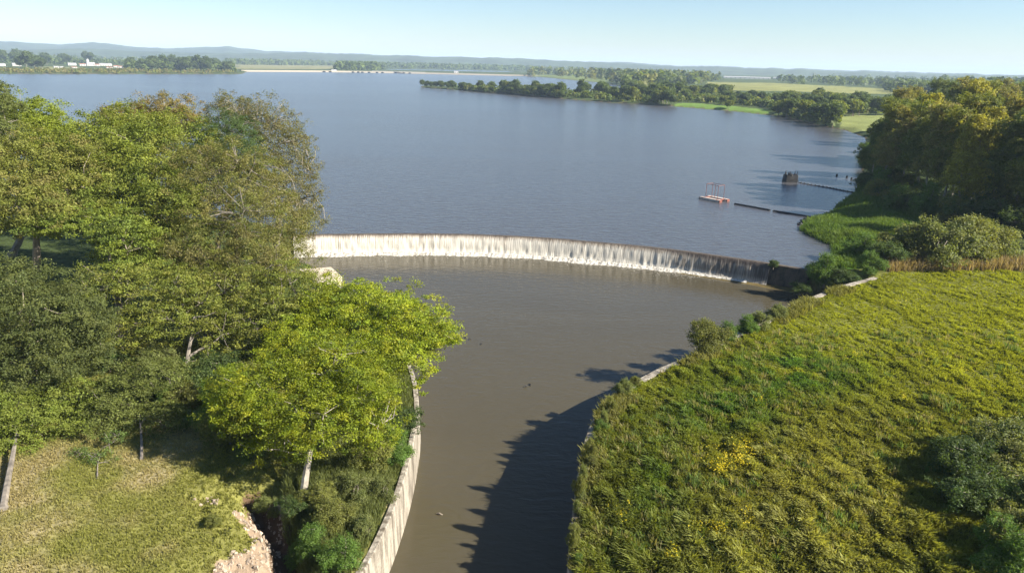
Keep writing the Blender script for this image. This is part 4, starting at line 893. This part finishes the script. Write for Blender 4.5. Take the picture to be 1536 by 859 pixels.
# ------------------------------------------------------------------ grass
def tufts(name, label, xyz, h, cols, lean, seed, blades=12, width=0.05, spread=0.22, kind='stuff'):
    r = np.random.RandomState(seed); n = len(xyz); idx = np.repeat(np.arange(n), blades); m_ = len(idx)
    a = r.rand(m_) * 6.283; rr = spread * np.sqrt(r.rand(m_)) * (h[idx] / 0.5) ** .5
    base = xyz[idx] + np.c_[np.cos(a) * rr, np.sin(a) * rr, np.zeros(m_)]
    hh = h[idx] * (0.6 + 0.7 * r.rand(m_))
    ln = lean[idx] * (hh * 1.0)[:, None] + np.c_[np.cos(a), np.sin(a)] * (hh * 0.45 * r.rand(m_))[:, None] + r.normal(size=(m_, 2)) * 0.12 * hh[:, None]
    wa = r.rand(m_) * 6.283; wv = np.c_[np.cos(wa), np.sin(wa), np.zeros(m_)] * (width * (0.7 + .6 * r.rand(m_)))[:, None]
    mid = base + np.c_[ln * 0.35, hh * 0.62]; tip = base + np.c_[ln, hh * 0.95]
    V = np.stack([base - wv, base + wv, mid + wv * .8, tip + wv * 0.25, tip - wv * .25, mid - wv * .8], 1).reshape(-1, 3)
    k = np.arange(m_)[:, None] * 6
    F = np.concatenate([k + np.array([[0, 1, 2, 5]]), k + np.array([[5, 2, 3, 4]])])
    c = cols[idx] * (0.75 + 0.5 * r.rand(m_))[:, None]
    return tag(obj(name, mesh(name, V, F, GRASS, cols=np.repeat(c, 6, axis=0))), label, None, None, kind)
def proj(p):
    q = p - CAM; d = q @ fwd; return 768 + FPX * (q @ RT) / d, 429.5 - FPX * (q @ UP) / d
def in_view(x, y, z=1.0, m=60):
    p = np.stack([x, y, np.full_like(x, z)], 1); a, b = proj(p); return (a > -m) & (a < 1536 + m) & (b < 859 + 2 * m) & (y > 5)
def blob(a, b, ca, cb, ra, rb_): return np.exp(-(((a - ca) / ra) ** 2 + ((b - cb) / rb_) ** 2))
r = np.random.RandomState(101)
N0 = 420000
x = r.uniform(2, 100, N0); y = r.uniform(24, 100, N0)
meadow = [tuple(p) for p in RW[:125]] + [(120, 0), (160, 60), (130, 90)] + xy([(1536, 400), (1400, 404), (1330, 410)], 1.0)
k = inpoly(x, y, meadow) & in_view(x, y) & (pdist(x, y, [tuple(p) for p in RW], False) > .62); x, y = x[k], y[k]
d_ = np.hypot(x, y); k = r.rand(len(x)) < np.clip((50 / d_) ** 1.6, 0, 1); x, y = x[k], y[k]
z = zground(x, y); pts = np.stack([x, y, z - 0.02], 1); a, b = proj(pts)
n1 = fbm(x * .12, y * .12); n2 = fbm(x * .7 + 40, y * .7); n3 = fbm(x * 2.2 + 9, y * 2.2)
base = np.array([0.165, 0.180, 0.026]); dry = np.array([0.24, 0.235, 0.065]); grn = np.array([0.085, 0.150, 0.030]); yel = np.array([0.225, 0.24, 0.028]); dk = np.array([0.115, 0.135, 0.026])
w_dry = np.clip(blob(a, b, 1220, 760, 200, 170) * 1.2 * (n2 + .35), 0, 1)[:, None]
w_g = np.clip(1.3 * blob(a, b, 1190, 560, 110, 35) + 1.1 * blob(a, b, 1080, 620, 90, 35) + .8 * blob(a, b, 990, 730, 40, 60), 0, 1)[:, None] * np.clip((n2[:, None] - .3) * 4, 0, 1)
w_y = np.clip((b < 600) * (n1 - .35) * 3 + blob(a, b, 1450, 480, 220, 110) * .8, 0, 1)[:, None]
w_d = np.clip((b > 560) * (n1 - .45) * 4 + blob(a, b, 930, 800, 100, 120) * .5, 0, 1)[:, None] * (1 - w_y)
cl = base * (1 - w_y) + yel * w_y; cl = cl * (1 - w_d) + dk * w_d; cl = cl * (1 - w_dry) + dry * w_dry; cl = cl * (1 - w_g) + grn * w_g
cl = cl * (0.60 + 0.8 * n3)[:, None] * (0.8 + 0.4 * fbm(x * .5 + 20, y * .35 + 4))[:, None]
hh = 0.24 + 0.45 * np.clip(n2 - .35, 0, 1) + 0.16 * np.clip((b - 480) / 300, 0, 1) + 0.25 * (n3 - .5); n4 = fbm(x * 2.2 + 3 + np.sin(y * .4) * .3, y * 0.9 + 8, 2); hh = hh * (0.35 + 1.35 * np.clip(n4 - .25, 0, .6)); hh *= 1 - .35 * w_y[:, 0]; hh *= 0.7 + 0.7 * np.clip((fbm(x * .45 + 60, y * .3) - .3) * 2, 0, 1); hh = np.clip(hh, .07, .8)
la = fbm(x * 2.2 + 7, y * 1.6) * 9; lean = np.c_[np.cos(la), np.sin(la)] * (0.22 + 0.22 * w_dry) + np.array([[-.2, -.35]])
tufts('meadow_grass', 'tall yellow green meadow grass covering the east bank', pts, hh, cl, lean, 1, blades=9, width=0.035, spread=0.17)
print('meadow tufts', len(x))
# scattered taller weeds, dark green and straw
r3 = np.random.RandomState(808); kx = r3.randint(0, len(pts), 9000); sel = fbm(pts[kx, 0] * .35 + 11, pts[kx, 1] * .35) + .25 * r3.rand(9000); kx = kx[(sel > .74) & (b[kx] > 500)]
wcl = np.where((r3.rand(len(kx)) < .45)[:, None], np.array([.085, .125, .03]), np.where((r3.rand(len(kx)) < .5)[:, None], np.array([.20, .175, .075]), np.array([.14, .155, .035])))
tufts('meadow_weeds', 'darker and straw coloured weeds standing above the meadow grass', pts[kx], .26 + .3 * r3.rand(len(kx)), wcl, np.tile([[-.1, -.05]], (len(kx), 1)), 9, blades=12, width=.025, spread=.2)
# rank weeds hanging over the top of the east wall
r2 = np.random.RandomState(404); ti = r2.uniform(0, 0.80, 5200); wi = (ti * (len(RW) - 1)).astype(int); fr_ = (ti * (len(RW) - 1) - wi)[:, None]
wp = RW[wi] * (1 - fr_) + RW[np.minimum(wi + 1, len(RW) - 1)] * fr_; wt = RW[np.minimum(wi + 1, len(RW) - 1)] - RW[wi]; wt /= np.linalg.norm(wt, axis=1)[:, None]
wn = np.stack([-wt[:, 1], wt[:, 0]], 1); cl_ = fbm(wi * .21, wi * .0 + 2, 3); off_ = np.where(RW[wi][:, 1] > 50, .25, 0.0) + r2.rand(5200) ** 1.3 * 1.5 - 0.05 * 0
kw_ = cl_ > np.where(wp[:, 1] > 50, .50, .33); wp = wp + wn * (0.15 + off_)[:, None]; wp, cl_ = wp[kw_], cl_[kw_]
wz = zground(wp[:, 0], wp[:, 1]); kk_ = wz > 0; wp, cl_, wz = wp[kk_], cl_[kk_], wz[kk_]
wc = np.array([.17, .165, .045]) * (0.6 + .7 * r2.rand(len(wp)))[:, None]
tufts('wall_weeds', 'rank weeds and brush leaning over the east channel wall', np.c_[wp, wz - .02], (0.25 + 1.0 * np.clip(cl_ - .4, 0, .4)) * (.6 + .7 * r2.rand(len(wp))), wc, np.tile([[-.25, 0.0]], (len(wp), 1)), 6, blades=10, width=.035, spread=.22)
# wildflowers
fx = []
for ca, cb, ra, rb_, nn in ((1098, 690, 26, 14, 240), (1118, 672, 16, 9, 110), (1080, 702, 14, 8, 80), (1075, 792, 16, 8, 60), (1120, 775, 6, 14, 40), (1465, 690, 12, 5, 60), (1520, 683, 14, 6, 60), (1290, 534, 18, 5, 60), (1485, 652, 8, 4, 40), (1008, 832, 6, 9, 30), (930, 765, 14, 14, 22), (1140, 600, 10, 5, 24), (1355, 596, 6, 4, 18), (1450, 560, 14, 5, 26), (1340, 455, 18, 4, 30)):
    for _ in range(nn // 3):
        p = P(ca + r.normal() * ra * .6, cb + r.normal() * rb_ * .6, 1.5); fx.append(p)
fx = np.array(fx); fx[:, 2] = zground(fx[:, 0], fx[:, 1])
m_ = 5; idx = np.repeat(np.arange(len(fx)), m_)
ctr = fx[idx] + r.normal(size=(len(idx), 3)) * np.array([.16, .16, .07]) + np.array([0, 0, .72])
V, F = leaves(r, ctr, unit(len(idx), r), 0.08, 0.9, 1.0, .6)
tag(obj('wildflowers', mesh('wildflowers', V, F, LEAF, cols=np.tile(np.array([[.45, .36, .012]]), (len(V), 1)))), 'patches of yellow wildflowers in the meadow grass', None, None, 'stuff')
# west bank grass
x = r.uniform(-42, -5, 110000); y = r.uniform(24, 56, 110000); k = in_view(x, y) & (pdist(x, y, [tuple(p) for p in LW], False) > .5) & (x < np.interp(y, LW[::-1, 1], LW[::-1, 0])) & (pdist(x, y, GUL, False) > 0.45); x, y = x[k], y[k]
gd = pdist(x, y, GUL, False); east_ = x > np.interp(y, [28, 32, 36, 60], [-10.5, -11.5, -12.5, -16])
k = east_ | ((r.rand(len(x)) < .75) & ~((gd < 4.6) & (y < 35.5) & (fbm(x * .25, y * .25) + .10 * np.clip(2 - gd, -3, 2) > .36))); x, y, east_ = x[k], y[k], east_[k]
z = zground(x, y); n2 = fbm(x * .25, y * .25)[:, None]
cl = np.where(east_[:, None], np.array([.10, .115, .035]) * (.8 + .5 * n2), np.array([.25, .21, .09]) * np.clip((n2 - .38) * 4, 0, 1) + np.array([.175, .175, .04]) * (1 - np.clip((n2 - .38) * 4, 0, 1)))
tufts('bank_grass', 'short dry and green grass on the west bank', np.stack([x, y, z - .02], 1), np.where(east_, .42, .11) * (.7 + .6 * r.rand(len(x))), cl, np.zeros((len(x), 2)), 2, blades=6, width=.02, spread=.15)
# broken earth and stones on the eroded lip
rr_ = np.random.RandomState(55); sx = rr_.uniform(-19, -10.5, 5000); sy = rr_.uniform(26, 35.5, 5000); dg_ = pdist(sx, sy, GUL, False)
ks = (dg_ < 4.6) & (dg_ > .2) & (sx < np.interp(sy, [28, 32, 36], [-10.5, -11.5, -12.5])) & (fbm(sx * .25, sy * .25) + 0.10 * np.clip(2 - dg_, -3, 2) > 0.33); sx, sy = sx[ks][:900], sy[ks][:900]; sz_ = zground(sx, sy)
cube = np.array([[-1,-1,-1],[1,-1,-1],[1,1,-1],[-1,1,-1],[-.7,-.6,1],[.6,-.7,1],[.7,.7,1],[-.6,.6,1]]) * .5
sV = (cube[None] * (1 + .5 * rr_.normal(size=(len(sx), 8, 3)) * .5)) * (0.05 + .16 * rr_.rand(len(sx)) ** 3)[:, None, None] + np.stack([sx, sy, sz_], 1)[:, None]
sF = (np.arange(len(sx))[:, None, None] * 8 + np.array([[0,3,2,1],[4,5,6,7],[0,1,5,4],[1,2,6,5],[2,3,7,6],[3,0,4,7]])[None]).reshape(-1, 4)
STONE = simple('broken_earth', (0.33, 0.26, 0.19), 0.95, 0.45, 3, 0.02)
tag(obj('rubble', mesh('rubble', sV.reshape(-1, 3), sF, STONE)), 'broken pale earth and stones on the eroded lip of the gully', None, None, 'stuff')
# reeds and bright marsh grass by the east shore
x = r.uniform(36, 80, 40000); y = r.uniform(84, 165, 40000); pz = zone([(1195, 350), (1215, 325), (1290, 270), (1345, 285), (1380, 340), (1330, 405), (1240, 415)], .3)
k = inpoly(x, y, pz) & (pdist(x, y, pool_poly) > .5); x, y = x[k], y[k]; z = zground(x, y); k = (z > -.25); x, y, z = x[k], y[k], z[k]
n2 = fbm(x * .2, y * .2)[:, None]; cl = np.array([.055, .115, .018]) * (1 - n2) + np.array([.12, .16, .03]) * n2  # greens darkened to put the wood's shade into the grass colour
tufts('marsh_grass', 'bright green marsh grass and reeds at the lake shore', np.stack([x, y, z - .02], 1), (.35 + .7 * n2[:, 0]) * (.7 + .6 * r.rand(len(x))), cl, np.zeros((len(x), 2)), 3, blades=10, width=.05, spread=.35)
# dry grass strip under the willow shrubs
q = np.array([P(a_, b_, 1.0) for a_, b_ in zip(r.uniform(1330, 1580, 650), r.uniform(392, 408, 650))]); q[:, 2] = zground(q[:, 0], q[:, 1])
tufts('dry_grass', 'straw coloured tall grass between the willow shrubs and the meadow', q, 0.9 + .5 * r.rand(len(q)), np.array([.25, .19, .10]) * (.6 + .6 * r.rand(len(q)))[:, None], np.zeros((len(q), 2)), 4, blades=9, width=.04, spread=.3)

# ------------------------------------------------------------------ haze
m = bpy.data.materials.new('haze'); m.use_nodes = True; t = m.node_tree; t.nodes.clear()
pv = t.nodes.new('ShaderNodeVolumePrincipled'); pv.inputs['Color'].default_value = (0.62, 0.78, 1.0, 1); pv.inputs['Density'].default_value = 0.00012; pv.inputs['Anisotropy'].default_value = 0.0
oo = t.nodes.new('ShaderNodeOutputMaterial'); t.links.new(pv.outputs[0], oo.inputs['Volume'])
mb = MB(); mb.box((0, 1500, 62), (21000, 21000, 136)); o = mb.build('haze', m); tag(o, 'thin pale air over the whole valley', None, None, 'stuff')
